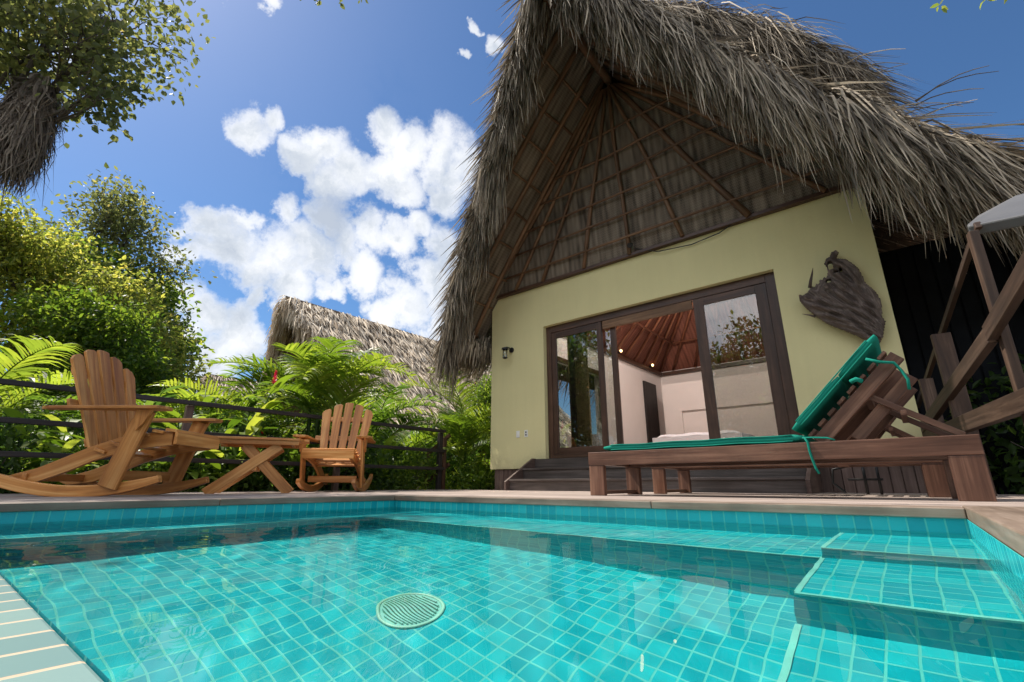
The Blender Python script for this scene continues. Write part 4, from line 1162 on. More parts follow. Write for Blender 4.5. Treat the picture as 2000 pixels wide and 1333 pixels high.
# ================================================================== small fittings on the wall and in the room
def build_fittings():
    yf = 6.4985
    t = empty('wall_lamp', (-5.34, yf, 2.47), 0, 'small black wall lantern with a clear glass cylinder on the yellow wall', 'wall lamp')
    K = M['black_metal']
    MB().tube([(0.0, -0.001, 0.0), (0.0, -0.022, 0.0)], 0.05, 16).build('back_plate', K, t, smooth=False)
    MB().tube([(0, -0.02, 0.0), (0, -0.08, 0.03), (-0.02, -0.13, 0.035), (-0.04, -0.15, 0.01)], 0.011, 8).build('arm', K, t, smooth=True)
    MB().tube([(-0.04, -0.15, 0.035), (-0.04, -0.15, 0.015), (-0.04, -0.15, -0.01)], [0.02, 0.062, 0.066], 16).build('cap', K, t, smooth=False)
    MB().tube([(-0.04, -0.15, -0.012), (-0.04, -0.15, -0.15), (-0.04, -0.15, -0.165)], [0.045, 0.042, 0.02], 16).build('glass_cylinder', M['white_plastic'] if False else M['glass'], t, smooth=True)
    MB().tube([(-0.04, -0.15, -0.165), (-0.04, -0.15, -0.185)], [0.05, 0.03], 16).build('base_ring', K, t)
    for (x, nm, lb) in ((-5.20, 'light_switch', 'white light switch plate, left of the two plates on the yellow wall'), (-5.02, 'power_socket', 'white socket plate with dark sockets, right of the switch plate')):
        s = empty(nm, (x, yf, 0.925), 0, lb, 'wall plate')
        MB().box((-0.036, -0.010, -0.058), (0.036, 0.0, 0.058)).build('plate', M['white_plastic'], s, bevel=0.003)
        if nm == 'light_switch': MB().box((-0.012, -0.016, -0.025), (0.012, -0.0105, 0.025)).build('toggle', M['white_plastic'], s, bevel=0.002)
        else:
            for z in (0.022, -0.022): MB().box((-0.014, -0.0125, z - 0.013), (0.014, -0.0105, z + 0.013)).build('socket', M['black_metal'], s)
    # loose cable along the wall head with a small spot lamp
    b = MB(); b.tube([(-2.75, 6.42, 3.66), (-2.4, 6.44, 3.50), (-1.9, 6.47, 3.46), (-1.5, 6.46, 3.50), (-1.25, 6.45, 3.60)], 0.008, 6)
    tag(b.build('cable', M['black_metal'], smooth=True), 'thin dark cable sagging along the top of the yellow wall', 'cable')
    s = empty('spot_lamp', (-2.80, 6.38, 3.72), 0, 'tiny dark spot lamp at the head of the yellow wall', 'lamp')
    MB().tube([(0, 0, 0), (0, -0.06, -0.03)], [0.03, 0.04], 12).build('housing', M['black_metal'], s)
    MB().tube([(0, 0.06, 0.06), (0, 0, 0)], 0.01, 6).build('bracket', M['black_metal'], s)
    # driftwood
    yw = 6.40
    outl = [(-0.75, 2.27), (-0.735, 2.33), (-0.69, 2.30), (-0.64, 2.33), (-0.595, 2.385), (-0.585, 2.41), (-0.545, 2.385), (-0.53, 2.43), (-0.50, 2.41), (-0.48, 2.47), (-0.45, 2.455), (-0.43, 2.50), (-0.405, 2.47),
            (-0.385, 2.53), (-0.38, 2.60), (-0.40, 2.66), (-0.37, 2.725), (-0.33, 2.74), (-0.30, 2.80), (-0.235, 2.82), (-0.215, 2.77), (-0.25, 2.70), (-0.205, 2.68), (-0.16, 2.66), (-0.10, 2.58), (-0.055, 2.50), (-0.035, 2.40), (-0.02, 2.30),
            (0.01, 2.24), (0.06, 2.15), (0.085, 2.03), (0.075, 1.92), (0.06, 1.83), (0.08, 1.77), (0.05, 1.68), (0.03, 1.60), (-0.03, 1.50), (-0.09, 1.50), (-0.15, 1.57), (-0.22, 1.64), (-0.32, 1.72), (-0.42, 1.80), (-0.50, 1.86), (-0.60, 1.98), (-0.68, 2.10), (-0.73, 2.20)]
    # dense grid inside the outline, relief raised by ridges
    def inside(x, z):
        c = False; j = len(outl) - 1
        for i in range(len(outl)):
            xi, zi = outl[i]; xj, zj = outl[j]
            if (zi > z) != (zj > z) and x < (xj - xi) * (z - zi) / (zj - zi) + xi: c = not c
            j = i
        return c
    def edge(x, z):
        m = 9
        for i in range(len(outl)):
            a = Vector(outl[i]); c = Vector(outl[(i + 1) % len(outl)]); p = Vector((x, z)); d = c - a
            t_ = max(0, min(1, (p - a).dot(d) / max(1e-9, d.dot(d)))); m = min(m, (p - a - d * t_).length)
        return m
    st = 0.011
    holes = [(-0.335, 2.61, 0.028, 0.055), (-0.29, 2.50, 0.022, 0.022), (-0.235, 2.52, 0.012, 0.022), (-0.385, 2.41, 0.03, 0.02)]
    idx = {}; V = []; G = []
    def ridge(x, z):
        a = math.atan2(z - 1.35, x - 0.25)
        return 0.5 * math.sin(a * 46 + 3 * math.sin(z * 11)) + 0.35 * math.sin(a * 97 + x * 20) + 0.3 * math.sin(x * 63 + z * 41)
    xs = np.arange(-0.77, 0.10, st); zs = np.arange(1.48, 2.84, st)
    ins = {}
    for i, x in enumerate(xs):
        for j, z in enumerate(zs):
            k = inside(x, z) and not any(((x - hx) / rx) ** 2 + ((z - hz) / rz) ** 2 < 1 for hx, hz, rx, rz in holes)
            if k: ins[(i, j)] = edge(x, z)
    F = []
    def vid(i, j, s):
        key = (i, j, s)
        if key not in idx:
            x, z = xs[i], zs[j]; e = min(ins.get((i, j), 0), 0.09) / 0.09
            th = 0.02 + 0.06 * e ** 0.6 + 0.030 * ridge(x, z) * (0.3 + e)
            V.append((x, yw - (th if s else -0.06 * e), z)); G.append((math.hypot(x - 0.2, z - 1.3), math.atan2(z - 1.3, x - 0.2) * 1.1, th * 3)); idx[key] = len(V) - 1
        return idx[key]
    cells = [(i, j) for (i, j) in ins if all(q in ins for q in ((i + 1, j), (i, j + 1), (i + 1, j + 1)))]
    cs = set(cells)
    for (i, j) in cells:
        F.append((vid(i, j, 1), vid(i + 1, j, 1), vid(i + 1, j + 1, 1), vid(i, j + 1, 1)))
        F.append((vid(i, j + 1, 0), vid(i + 1, j + 1, 0), vid(i + 1, j, 0), vid(i, j, 0)))
        if (i, j - 1) not in cs: F.append((vid(i, j, 0), vid(i + 1, j, 0), vid(i + 1, j, 1), vid(i, j, 1)))
        if (i, j + 1) not in cs: F.append((vid(i, j + 1, 1), vid(i + 1, j + 1, 1), vid(i + 1, j + 1, 0), vid(i, j + 1, 0)))
        if (i - 1, j) not in cs: F.append((vid(i, j, 1), vid(i, j + 1, 1), vid(i, j + 1, 0), vid(i, j, 0)))
        if (i + 1, j) not in cs: F.append((vid(i + 1, j, 0), vid(i + 1, j + 1, 0), vid(i + 1, j + 1, 1), vid(i + 1, j, 1)))
    b = MB(); b.add(V, F, G)
    b.tube([(-0.60, yw - 0.03, 2.38), (-0.575, yw - 0.05, 2.46), (-0.545, yw - 0.05, 2.55), (-0.52, yw - 0.06, 2.63)], [0.022, 0.018, 0.012, 0.002], 6)
    b.tube([(-0.60, yw - 0.03, 1.98), (-0.66, yw - 0.05, 2.01), (-0.735, yw - 0.06, 2.04)], [0.016, 0.010, 0.002], 6)
    o = b.build('driftwood', M['driftwood'], smooth=True, loc=(0.0, 0, 0.155))
    o.scale = (0.93, 1, 0.93)
    tag(o, 'large grey brown driftwood root slab hung on the yellow wall', 'driftwood')
    # room contents
    t = empty('bed', (-3.5, 11.5, 0.48), 0, 'low bed with a white cover seen through the open door', 'bed')
    b = MB(); V = []; n = 14
    for i in range(n):
        for j in range(n):
            u, v = i / (n - 1) * 2 - 1, j / (n - 1) * 2 - 1
            V.append((0.95 * u, 1.05 * v, 0.62 + 0.10 * (1 - max(abs(u), abs(v)) ** 6) + 0.012 * math.sin(u * 9 + v * 5)))
    b.add(V, grid_faces(n, n)[:, ::-1].copy()); b.box((-0.95, -1.05, 0.08), (0.95, 1.05, 0.62)); b.build('mattress', M['linen'], t, smooth=False)
    MB().box((-0.9, -1.0, 0.0), (0.9, 1.0, 0.075)).build('base', M['dark_wood'], t)
    t = empty('small_table', (-5.0, 8.6, 0.48), 0, 'small table under a white cloth behind the left glass pane', 'table')
    b = MB(); K = 40
    top = [(0.40 * math.copysign(abs(math.cos(a)) ** .3, math.cos(a)), 0.35 * math.copysign(abs(math.sin(a)) ** .3, math.sin(a)), 0.55) for a in np.linspace(0, 2 * math.pi, K, endpoint=False)]
    bot = [(x * (1.06 + 0.05 * math.sin(k * 1.9)), y * (1.06 + 0.05 * math.sin(k * 1.9)), 0.18 + 0.02 * math.sin(k)) for k, (x, y, z) in enumerate(top)]
    b.add(top + bot, [tuple(range(K))] + [(k, K + k, K + (k + 1) % K, (k + 1) % K) for k in range(K)]); b.build('cloth', M['linen'], t)
    b = MB()
    for x in (-.33, .33):
        for y in (-.28, .28): b.box((x - .02, y - .02, 0), (x + .02, y + .02, .54))
    b.build('table_frame', M['dark_wood'], t)
    def curtain(x0, x1, y, lb):
        b = MB(); n = 60; V = []; xs = np.linspace(x0, x1, n)
        for z in np.linspace(0.50, 2.76, 12):
            for k, x in enumerate(xs): V.append((x + 0.01 * math.sin(z * 2 + k), y + 0.035 * math.sin(k * 1.05) * (0.7 + 0.3 * math.sin(z * 1.3)), z))
        b.add(V, grid_faces(12, n))
        tag(b.build('curtain', M['curtain'], smooth=True), lb, 'curtain')
    curtain(-4.35, -3.95, 6.86, 'tan curtain gathered behind the left glass door pane')
    curtain(-1.22, -0.98, 6.86, 'tan curtain gathered at the right edge of the glass door')
    for y, lb in ((11.34, 'small warm wall light, nearer one at the head of the room wall'), (13.4, 'small warm wall light, farther one near the room corner')):
        s = empty('room_light', (-5.62, y, 3.50), 0, lb, 'wall light')
        MB().tube([(0.0, 0, 0), (0.10, 0, 0.03)], [0.02, 0.045], 10).build('holder', M['black_metal'], s)
        MB().tube([(0.09, 0, 0.035), (0.13, 0, 0.05), (0.15, 0, 0.055)], [0.035, 0.04, 0.015], 10).build('bulb', M['lamp_glow'], s, smooth=True)

    for x, y, lb in ((-1.5, 8.9, 'unseen fill lamp added under the room ceiling, right hand one'), (-4.1, 9.1, 'unseen fill lamp added under the room ceiling, left hand one')):  # lamps added out of view to brighten the room
        s = empty('fill_lamp', (x, y, 4.75), 0, lb, 'added lamp')
        MB().tube([(0, 0, 0.12), (0, 0, 0.8)], 0.006, 6).build('cord', M['black_metal'], s)
        MB().tube([(0, 0, 0.14), (0, 0, 0.10), (0, 0, 0.02)], [0.02, 0.09, 0.15], 20, caps=False).build('lamp_shade', M['white_plastic'], s, smooth=True)
        MB().tube([(0, 0, 0.08), (0, 0, 0.05), (0, 0, 0.0), (0, 0, -0.03)], [0.015, 0.035, 0.04, 0.015], 12).build('bulb', M['lamp_glow'], s, smooth=True)
        ld = bpy.data.lights.new('fill_light', 'POINT'); ld.energy = 135; ld.color = (1.0, 0.90, 0.82); ld.shadow_soft_size = 0.05
        lo = bpy.data.objects.new('fill_light', ld); COL.objects.link(lo); lo.parent = s; lo.location = (0, 0, -0.10)
    # grey metal stand under the loungers
    t = empty('metal_stand', (-0.30, 5.45, 0), 0, 'small bent grey metal stand on the deck beneath the steps', 'stand')
    MB().tube([(-0.22, 0, 0.01), (-0.22, 0, 0.02), (-0.30, 0, 0.10), (-0.28, 0, 0.22), (-0.16, 0, 0.25)], 0.012, 8).build('hook_tube', M['black_metal'], t, smooth=True)
    for x in (-0.05, 0.05): MB().tube([(x, 0, 0.0), (x, 0, 0.27)], 0.012, 8).build('upright', M['black_metal'], t, smooth=True)
    MB().tube([(-0.18, 0, 0.13), (0.08, 0, 0.13)], 0.010, 8).build('crossbar', M['black_metal'], t, smooth=True)
build_fittings()

# ================================================================== thatched huts across the garden
def build_hut(dx, dy, dz, yback, n, label, seed):
    t = empty('thatched_hut', (CXH + dx, 6 + dy, -0.4), 0, label, 'hut')
    inv = -Vector(t.location); sh = Vector((dx, dy, dz))
    tab = [(0, 7.35), (1.0, 6.25), (2.15, 5.0), (3.3, 3.75), (4.2, 2.95), (4.7, 2.5)]
    o = MB(); b = MB(); m = MB()
    for sd in (-1, 1):
        A = roof_surface(tab, sd, yf_main, lambda u: yback, CXH, 14, 24); o.add(A.reshape(-1, 3), grid_faces(14, 24, sd > 0))
        A = roof_surface(tab, sd, lambda u: yf_main(u) + 0.2, lambda u: yback, CXH, 14, 6, drop=0.3); m.add(A.reshape(-1, 3), grid_faces(14, 6, sd < 0))
        roof_blades(b, tab, sd, yf_main, lambda u: yback, CXH, n if sd > 0 else n // 5, Lr=(0.4, 0.9), w=(0.025, 0.055), seed=seed + sd, lift=0.12, rows=9)
        verge_blades(b, tab, sd, yf_main, CXH, 2600, Lr=(0.5, 1.0), out=0.2, seed=seed + 5 + sd, depth=0.7, w=(0.03, 0.05))
        eave_blades(b, tab, sd, yf_main, lambda u: yback, CXH, 1500, Lr=(0.4, 0.9), seed=seed + 9 + sd)
    m.add([(CXH - 3.6, 7.0, 2.6), (CXH + 3.6, 7.0, 2.6), (CXH, 6.3, 7.0)], [(0, 1, 2)])
    r = o.build('thatch_roof', M['thatch_core'], t, loc=inv + sh)
    b.build('leaf_layer', M['thatch_pale'], r)
    m.build('roof_lining', M['matting'], r)
    for x in (-2.2, -1.1, 0.0, 1.1, 2.2):
        MB().tube([(CXH + x, 6.9, 2.6), (CXH + x * 0.15, 6.2, 6.6)], 0.06, 7).build('rafter', M['pole_wood'], r, smooth=True)
    w = MB(); w.box((CXH - 3.2, 7.6, -0.3), (CXH + 3.2, yback - 0.8, 3.6)); w.build('wall', M['dark_wood'], t, loc=inv + sh)
    for x in (-3.3, 3.3): MB().tube([(CXH + x, 6.4, -0.3), (CXH + x, 6.4, 3.2)], 0.09, 8).build('post', M['pole_wood'], t, smooth=True, loc=inv + sh)
build_hut(-13.47, 2.85, -0.75, 18.0, 12000, 'thatched hut with a long pale sunlit roof behind the palms, left of the bungalow', 71)
build_hut(-31.0, 6.2, -0.45, 14.0, 3000, 'distant thatched hut whose roof just shows between the trees on the left', 91)

# ================================================================== vegetation
foliage('leaf_dark', [(0.0, (0.012, 0.030, 0.008)), (0.5, (0.048, 0.098, 0.020)), (1.0, (0.12, 0.18, 0.038))], 0.58)
foliage('leaf_olive', [(0.0, (0.045, 0.058, 0.020)), (0.5, (0.105, 0.125, 0.042)), (0.85, (0.19, 0.20, 0.065)), (1.0, (0.32, 0.27, 0.08))], 0.6)
foliage('leaf_mid', [(0.0, (0.030, 0.070, 0.012)), (0.5, (0.09, 0.155, 0.026)), (1.0, (0.21, 0.27, 0.045))], 0.62)
foliage('leaf_yellow', [(0.0, (0.06, 0.10, 0.02)), (0.4, (0.16, 0.20, 0.045)), (0.8, (0.32, 0.33, 0.075)), (1.0, (0.50, 0.44, 0.11))], 0.65)
foliage('leaf_lime', [(0.0, (0.050, 0.10, 0.014)), (0.5, (0.12, 0.195, 0.028)), (1.0, (0.26, 0.31, 0.055))], 0.5)
foliage('leaf_bluish', [(0.0, (0.02, 0.045, 0.03)), (0.5, (0.095, 0.15, 0.085)), (1.0, (0.19, 0.25, 0.14))], 0.5, 0.35)
foliage('petal_red', [(0.0, (0.30, 0.010, 0.020)), (1.0, (0.62, 0.04, 0.06))], 0.3)
foliage('dead_leaf', [(0.0, (0.07, 0.055, 0.045)), (0.5, (0.16, 0.13, 0.105)), (1.0, (0.30, 0.25, 0.20))], 0.15, 0.8, 0.1)

def leaf_cloud(b, C0, n, size, r, aspect=0.5, up=0.5, seed=0):
    """n oval leaves scattered round each cluster centre; C0 (m,3), r cluster radius"""
    g = np.random.default_rng(seed)
    C0 = np.asarray(C0); m = len(C0); N = m * n
    c = np.repeat(C0, n, axis=0)
    d = g.normal(0, 1, (N, 3)); d /= np.linalg.norm(d, axis=1)[:, None]
    pos = c + d * (r * g.random(N) ** 0.5)[:, None]
    ax = d * 0.6 + g.normal(0, 0.6, (N, 3)); ax[:, 2] -= 0.25; ax /= np.linalg.norm(ax, axis=1)[:, None]
    nr = g.normal(0, 0.6, (N, 3)); nr[:, 2] += up; sd = np.cross(ax, nr); sd /= np.linalg.norm(sd, axis=1)[:, None]
    nn = np.cross(sd, ax)
    L = size * g.uniform(0.6, 1.25, N); W = L * aspect * g.uniform(0.8, 1.15, N)
    cl = np.repeat(g.random(m), n)
    rnd = np.clip(0.55 * g.random(N) + 0.45 * cl, 0, 1)
    # six-point folded leaf: base, two shoulders, two mid, tip
    def pt(t, w, h): return pos + ax * (L * t)[:, None] + sd * (W * w)[:, None] + nn * (L * h)[:, None]
    V = np.stack([pt(0, 0, 0), pt(0.35, -0.5, 0.06), pt(0.35, 0.0, -0.02), pt(0.35, 0.5, 0.06), pt(0.72, -0.36, 0.03), pt(0.72, 0.0, -0.05), pt(0.72, 0.36, 0.03), pt(1.0, 0, -0.12)], 1).reshape(-1, 3)
    base = (np.arange(N) * 8)[:, None]
    Q = np.concatenate([base + np.array([[1, 2, 5, 4]]), base + np.array([[2, 3, 6, 5]])])
    T = np.concatenate([base + np.array([[0, 2, 1]]), base + np.array([[0, 3, 2]]), base + np.array([[4, 5, 7]]), base + np.array([[5, 6, 7]])])
    k0 = b.n
    b.add(V, Q, V, np.repeat(rnd, 8))
    b.f.append(T + k0)

def crown_points(blobs, m, seed, shell=0.55):
    g = np.random.default_rng(seed)
    vol = np.array([bl[3] ** 2 for bl in blobs]); pr = vol / vol.sum()
    ix = g.choice(len(blobs), m, p=pr)
    d = g.normal(0, 1, (m, 3)); d /= np.linalg.norm(d, axis=1)[:, None]
    rad = np.array([blobs[i][3] for i in ix]) * (shell + (1 - shell) * g.random(m)) * g.uniform(0.75, 1.12, m)
    sq = np.array([1, 1, 0.82])
    return np.array([blobs[i][:3] for i in ix]) + d * rad[:, None] * sq

def limb(b, a, c, r0, r1, seed, wob=0.12, n=6):
    g = random.Random(seed); a, c = Vector(a), Vector(c); L = (c - a).length
    pts = []
    for k in range(n + 1):
        t = k / n; pts.append(a.lerp(c, t) + Vector((g.uniform(-1, 1), g.uniform(-1, 1), g.uniform(-.5, .5))) * (wob * L * 0.25 * math.sin(math.pi * t)))
    b.tube(pts, [r0 + (r1 - r0) * k / n for k in range(n + 1)], 7)

def make_tree(loc, blobs, m, n, size, r, mat, trunk_r, label, cat='tree', group=None, seed=1, aspect=0.5, shell=0.5, name='tree', trunk_base=None):
    """trunk with limbs reaching into each crown blob, twigs to leaf clusters"""
    t = empty(name, loc, 0, label, cat, group)
    tr = MB(); top = Vector(blobs[0][:3]); bs = Vector(trunk_base or (0, 0, 0))
    fork = bs.lerp(Vector((top.x * 0.6, top.y * 0.6, top.z)), 0.5)
    limb(tr, bs, fork, trunk_r, trunk_r * 0.7, seed, 0.2)
    P = crown_points(blobs, m, seed, shell)
    for k, bl in enumerate(blobs):
        c = Vector(bl[:3]); limb(tr, fork, c, trunk_r * 0.42, trunk_r * 0.12, seed + k, 0.3)
        own = [p for p in P[:: max(1, m // 260)] if (Vector(p) - c).length < bl[3] * 1.1][:26]
        for j, p in enumerate(own): limb(tr, c.lerp(fork, 0.25 * random.random()), p, trunk_r * 0.10, 0.005, seed + 31 * j, 0.3, 4)
    tr.build('trunk', M['bark'], t, smooth=True)
    b = MB(); leaf_cloud(b, P, n, size, r, aspect, seed=seed + 3)
    b.build('crown', mat, t)
    return t

# tall tree leaning over from the left
T1 = make_tree((-10.95, -1.35, -0.4), [(0.9, 1.1, 7.6, 1.45), (0.2, 0.2, 7.2, 1.5), (1.7, 1.6, 7.4, 1.05), (1.9, 1.8, 6.5, 0.6), (0.4, 0.6, 8.8, 1.5), (1.4, 1.9, 8.6, 1.3), (-0.8, -0.6, 7.6, 1.5)],
               760, 11, 0.12, 0.34, M['leaf_olive'], 0.16, 'tall olive leaved tree whose crown leans in over the upper left of the deck', seed=5, aspect=0.72, name='tree')

# hanging skirt of dead palm leaves
def dead_palm():
    t = empty('dead_palm', (-10.15, -0.98, -0.4), 0, 'palm with a hanging grey skirt of dead leaves under the leaning tree', 'palm')
    b = MB(); limb(b, (0, 0, 0), (0.53, 0.88, 6.6), 0.14, 0.11, 3, 0.05); b.build('trunk', M['bark'], t, smooth=True)
    g = np.random.default_rng(8); n = 2600
    ph = g.random(n) * 6.283; z0 = 6.75 - g.random(n) * 0.5
    r0 = g.uniform(0.03, 0.14, n); r1 = r0 + g.uniform(0.03, 0.24, n); L = g.uniform(0.5, 1.75, n)
    k = 5; P = np.zeros((n, k, 3))
    for j in range(k):
        q = j / (k - 1); rr = r0 + (r1 - r0) * (q * 1.6).clip(0, 1) if hasattr(q, 'clip') else r0 + (r1 - r0) * min(1, q * 1.6)
        P[:, j, 0] = 0.50 + np.cos(ph) * rr + g.normal(0, 0.02, n) * j; P[:, j, 1] = 0.86 + np.sin(ph) * rr + g.normal(0, 0.02, n) * j
        P[:, j, 2] = z0 - L * q
    S = np.stack([-np.sin(ph + g.normal(0, .6, n)), np.cos(ph), np.zeros(n)], -1); S /= np.linalg.norm(S, axis=1)[:, None]
    b = MB(); b.strips(P, g.uniform(0.015, 0.045, n), S, g.random(n), taper=(0.7, 1, 0.8, 0.5, 0.1)); b.build('dead_leaf_skirt', M['dead_leaf'], t)
dead_palm()

# sunlit yellow green tree and its neighbours across the garden
make_tree((-16.0, 1.6, -0.4), [(0.0, -0.9, 5.9, 1.2), (1.2, 0.6, 5.0, 1.0), (-0.5, -2.0, 5.8, 1.3), (1.5, 1.3, 4.0, 1.0), (0.3, 0.0, 4.4, 1.4), (0.4, -2.2, 4.2, 1.4), (0.2, -1.8, 6.6, 0.7), (2.0, 2.0, 3.0, 0.8)],
          1700, 13, 0.13, 0.42, M['leaf_yellow'], 0.16, 'broad yellow green tree in full sun beyond the railing', seed=11, aspect=0.5)
make_tree((-18.5, 1.9, -0.4), [(0.4, 0.2, 9.2, 0.8), (0.9, 0.7, 8.2, 1.0), (1.4, 1.5, 6.9, 1.0), (0.5, 0.0, 8.4, 0.9), (-0.3, -0.6, 7.2, 1.3), (0.2, 0.4, 5.3, 1.5), (1.4, 1.8, 4.8, 1.1)],
          800, 10, 0.16, 0.50, M['leaf_olive'], 0.15, 'slender olive green tree rising behind the yellow green one', seed=17, aspect=0.5)
make_tree((-13.4, 2.0, -0.4), [(0.1, 0.1, 3.7, 0.95), (0.3, 0.5, 2.9, 0.9), (-0.5, -0.6, 3.9, 1.1), (0.1, -0.3, 2.4, 1.1), (0.4, 0.6, 1.9, 0.8)],
          1200, 12, 0.12, 0.26, M['leaf_mid'], 0.10, 'bushy bright green tree with small leaves, left of the distant huts', seed=23, aspect=0.5)
copy_tree([o for o in COL.objects if o.get('label', '').startswith('bushy bright green tree')][0], None, (-17.6, 2.9, -0.4), R(40), 1.55, 'tall fresh green tree filling the gap behind the yellow green tree')
copy_tree([o for o in COL.objects if o.get('label', '').startswith('bushy bright green tree')][0], None, (-8.4, 9.3, -0.4), R(120), 0.72, 'small leafy tree outside the side window of the bungalow')
bgt = []
for i, (x, y, s, lb) in enumerate(((-22, -4.5, 1.25, 'dark spreading tree at the far left of the garden'), (-26, 3.5, 1.0, 'dark tree far behind the yellow green tree'), (-22, 2.6, 0.55, 'low dark tree in front of the farthest hut'))):
    if i == 0:
        bgt.append(make_tree((x, y, -0.4), [(0, 0, 6, 2.2), (1.5, 1.0, 4.6, 1.9), (-1.4, -1, 4.8, 2.0), (0.5, -1.8, 3.4, 2.0), (-0.3, 1.9, 3.6, 2.0), (0.2, 0.3, 2.4, 2.0)], 1500, 12, 0.22, 0.42, M['leaf_dark'], 0.22, lb, seed=29, aspect=0.5, group='dark trees beyond the garden'))
        bgt[0].scale = (s,) * 3
    else: bgt.append(copy_tree(bgt[0], None, (x, y, -0.4), R(70 * i), s, lb))
# trees behind the camera, seen mirrored in the glass and in the pool
for i, (x, y, s, mt, lb) in enumerate(((-12.4, -6.3, 1.15, 0, 'dark tree on the garden side opposite the bungalow, leftmost of a row'), (-5.0, -12.5, 1.12, 1, 'dark tree opposite the bungalow, second of a row'), (1.5, -13.5, 1.02, 0, 'dark tree opposite the bungalow, third of a row'), (8.5, -12.2, 1.1, 1, 'dark tree opposite the bungalow, rightmost of a row'))):
    copy_tree(bgt[0], None, (x, y, -0.4), R(50 + 77 * i), s, lb)

# palms
def frond(b, base, az, L, el0, bend, nl=34, leaf=0.42, w=0.035, seed=0, dr=0.5, vee=0.5, stem=None):
    """pinnate palm frond: arching midrib with paired leaflets"""
    g = np.random.default_rng(seed)
    K = 12; pts = [np.array(base, float)]; d = np.array([math.cos(az) * math.cos(el0), math.sin(az) * math.cos(el0), math.sin(el0)])
    dirs = [d.copy()]
    for k in range(K):
        e = el0 - bend * ((k + 1) / K) ** 1.3
        d = np.array([math.cos(az) * math.cos(e), math.sin(az) * math.cos(e), math.sin(e)]); pts.append(pts[-1] + d * L / K); dirs.append(d)
    pts = np.array(pts); dirs = np.array(dirs)
    (stem or b).tube([Vector(p) for p in pts], [0.013 * (1 - 0.8 * k / K) + 0.002 for k in range(K + 1)], 5)
    t = np.linspace(0.16, 0.99, nl); idx = t * K; i0 = np.minimum(idx.astype(int), K - 1); fr = (idx - i0)[:, None]
    P0 = pts[i0] * (1 - fr) + pts[i0 + 1] * fr; D = dirs[i0]
    side = np.array([-math.sin(az), math.cos(az), 0.0]); upv = np.cross(np.tile(side, (nl, 1)), D) * -1
    upv = np.where(upv[:, 2:3] < 0, -upv, upv)
    LL = leaf * np.sin(np.pi * (0.12 + 0.80 * t)) ** 0.7 * g.uniform(0.9, 1.1, nl)
    fv = g.random()
    for sg in (-1, 1):
        dd = side * sg * 0.85 + D * 0.62 + upv * vee * g.uniform(0.5, 1.2, (nl, 1)) + g.normal(0, 0.06, (nl, 3))
        dd /= np.linalg.norm(dd, axis=1)[:, None]
        P = np.zeros((nl, 5, 3)); P[:, 0] = P0
        for j in range(1, 5):
            q = j / 4; d2 = dd.copy(); d2[:, 2] -= dr * q * q * 1.6; d2 /= np.linalg.norm(d2, axis=1)[:, None]
            P[:, j] = P[:, j - 1] + d2 * (LL / 4)[:, None]
        S = np.cross(dd, upv); S /= np.linalg.norm(S, axis=1)[:, None]; S = S + upv * 0.3 * g.normal(0, 1, (nl, 1)); S /= np.linalg.norm(S, axis=1)[:, None]
        b.strips(P, np.full(nl, w) * g.uniform(0.8, 1.1, nl), S, np.clip(fv * 0.6 + 0.4 * g.random(nl), 0, 1), taper=(0.5, 1.0, 0.9, 0.6, 0.08))

def make_palm(loc, nf, L, mat, label, seed, hb=0.6, leaf=0.42, group=None, name='palm', w=0.035, spread=1.0, stems=5, el=(0.7, 1.35), az0=None):
    t = empty(name, loc, 0, label, 'palm', group)
    g = random.Random(seed); st = MB(); fr = MB()
    for s in range(stems):
        a = g.uniform(0, 6.28); rr = g.uniform(0.02, 0.18) * spread
        x, y = rr * math.cos(a), rr * math.sin(a); hh = hb * g.uniform(0.5, 1.1)
        top = Vector((x * 1.8, y * 1.8, hh)); limb(st, (x, y, 0), top, 0.035, 0.025, seed + s, 0.1, 4)
        for k in range(max(1, nf // stems)):
            az = (k + g.uniform(-.3, .3)) * 6.28 / max(1, nf // stems) + s * 1.3 if az0 is None else az0 + g.uniform(-1, 1)
            e0 = g.uniform(*el)
            frond(fr, top, az, L * g.uniform(0.75, 1.15), e0, g.uniform(0.9, 1.7), 34, leaf * g.uniform(0.85, 1.1), w, seed * 100 + s * 10 + k, dr=g.uniform(0.2, 0.6), stem=fr)
    st.build('stem', M['leaf_mid'], t, smooth=True)
    fr.build('fronds', mat, t)
    return t
make_palm((-7.85, 4.15, -0.4), 28, 1.9, M['leaf_lime'], 'large bright lime palm behind the rocking chair that faces the pool', 3, hb=1.75, leaf=0.50, stems=6, w=0.04)
make_palm((-7.1, 7.0, -0.4), 20, 1.6, M['leaf_lime'], 'green palm between the stair handrail and the corner of the bungalow', 4, hb=1.6, leaf=0.45, stems=4)
make_palm((-10.6, 0.4, -0.4), 18, 2.2, M['leaf_mid'], 'wide arching palm behind the side-on rocking chair', 6, hb=1.4, leaf=0.6, stems=4, w=0.045)
make_palm((-9.4, 2.2, -0.4), 20, 1.9, M['leaf_mid'], 'feathery palm behind the side table', 8, hb=1.2, leaf=0.5, stems=4)
make_palm((-8.3, 0.3, -0.4), 12, 1.3, M['leaf_bluish'], 'grey green palm low behind the railing at the left', 9, hb=0.3, leaf=0.42, stems=3)
make_palm((-12.5, -1.2, -0.4), 16, 2.4, M['leaf_yellow'], 'yellowish palm under the sunlit tree at the far left', 10, hb=1.8, leaf=0.6, stems=3, w=0.05)
make_palm((-9.3, 3.7, -0.4), 20, 1.9, M['leaf_lime'], 'lime palm filling the gap left of the thatched hut', 21, hb=1.5, leaf=0.5, stems=4)
make_palm((-8.9, 6.0, -0.4), 22, 1.9, M['leaf_mid'], 'full green palm right behind the deck railing end', 22, hb=1.5, leaf=0.5, stems=5)
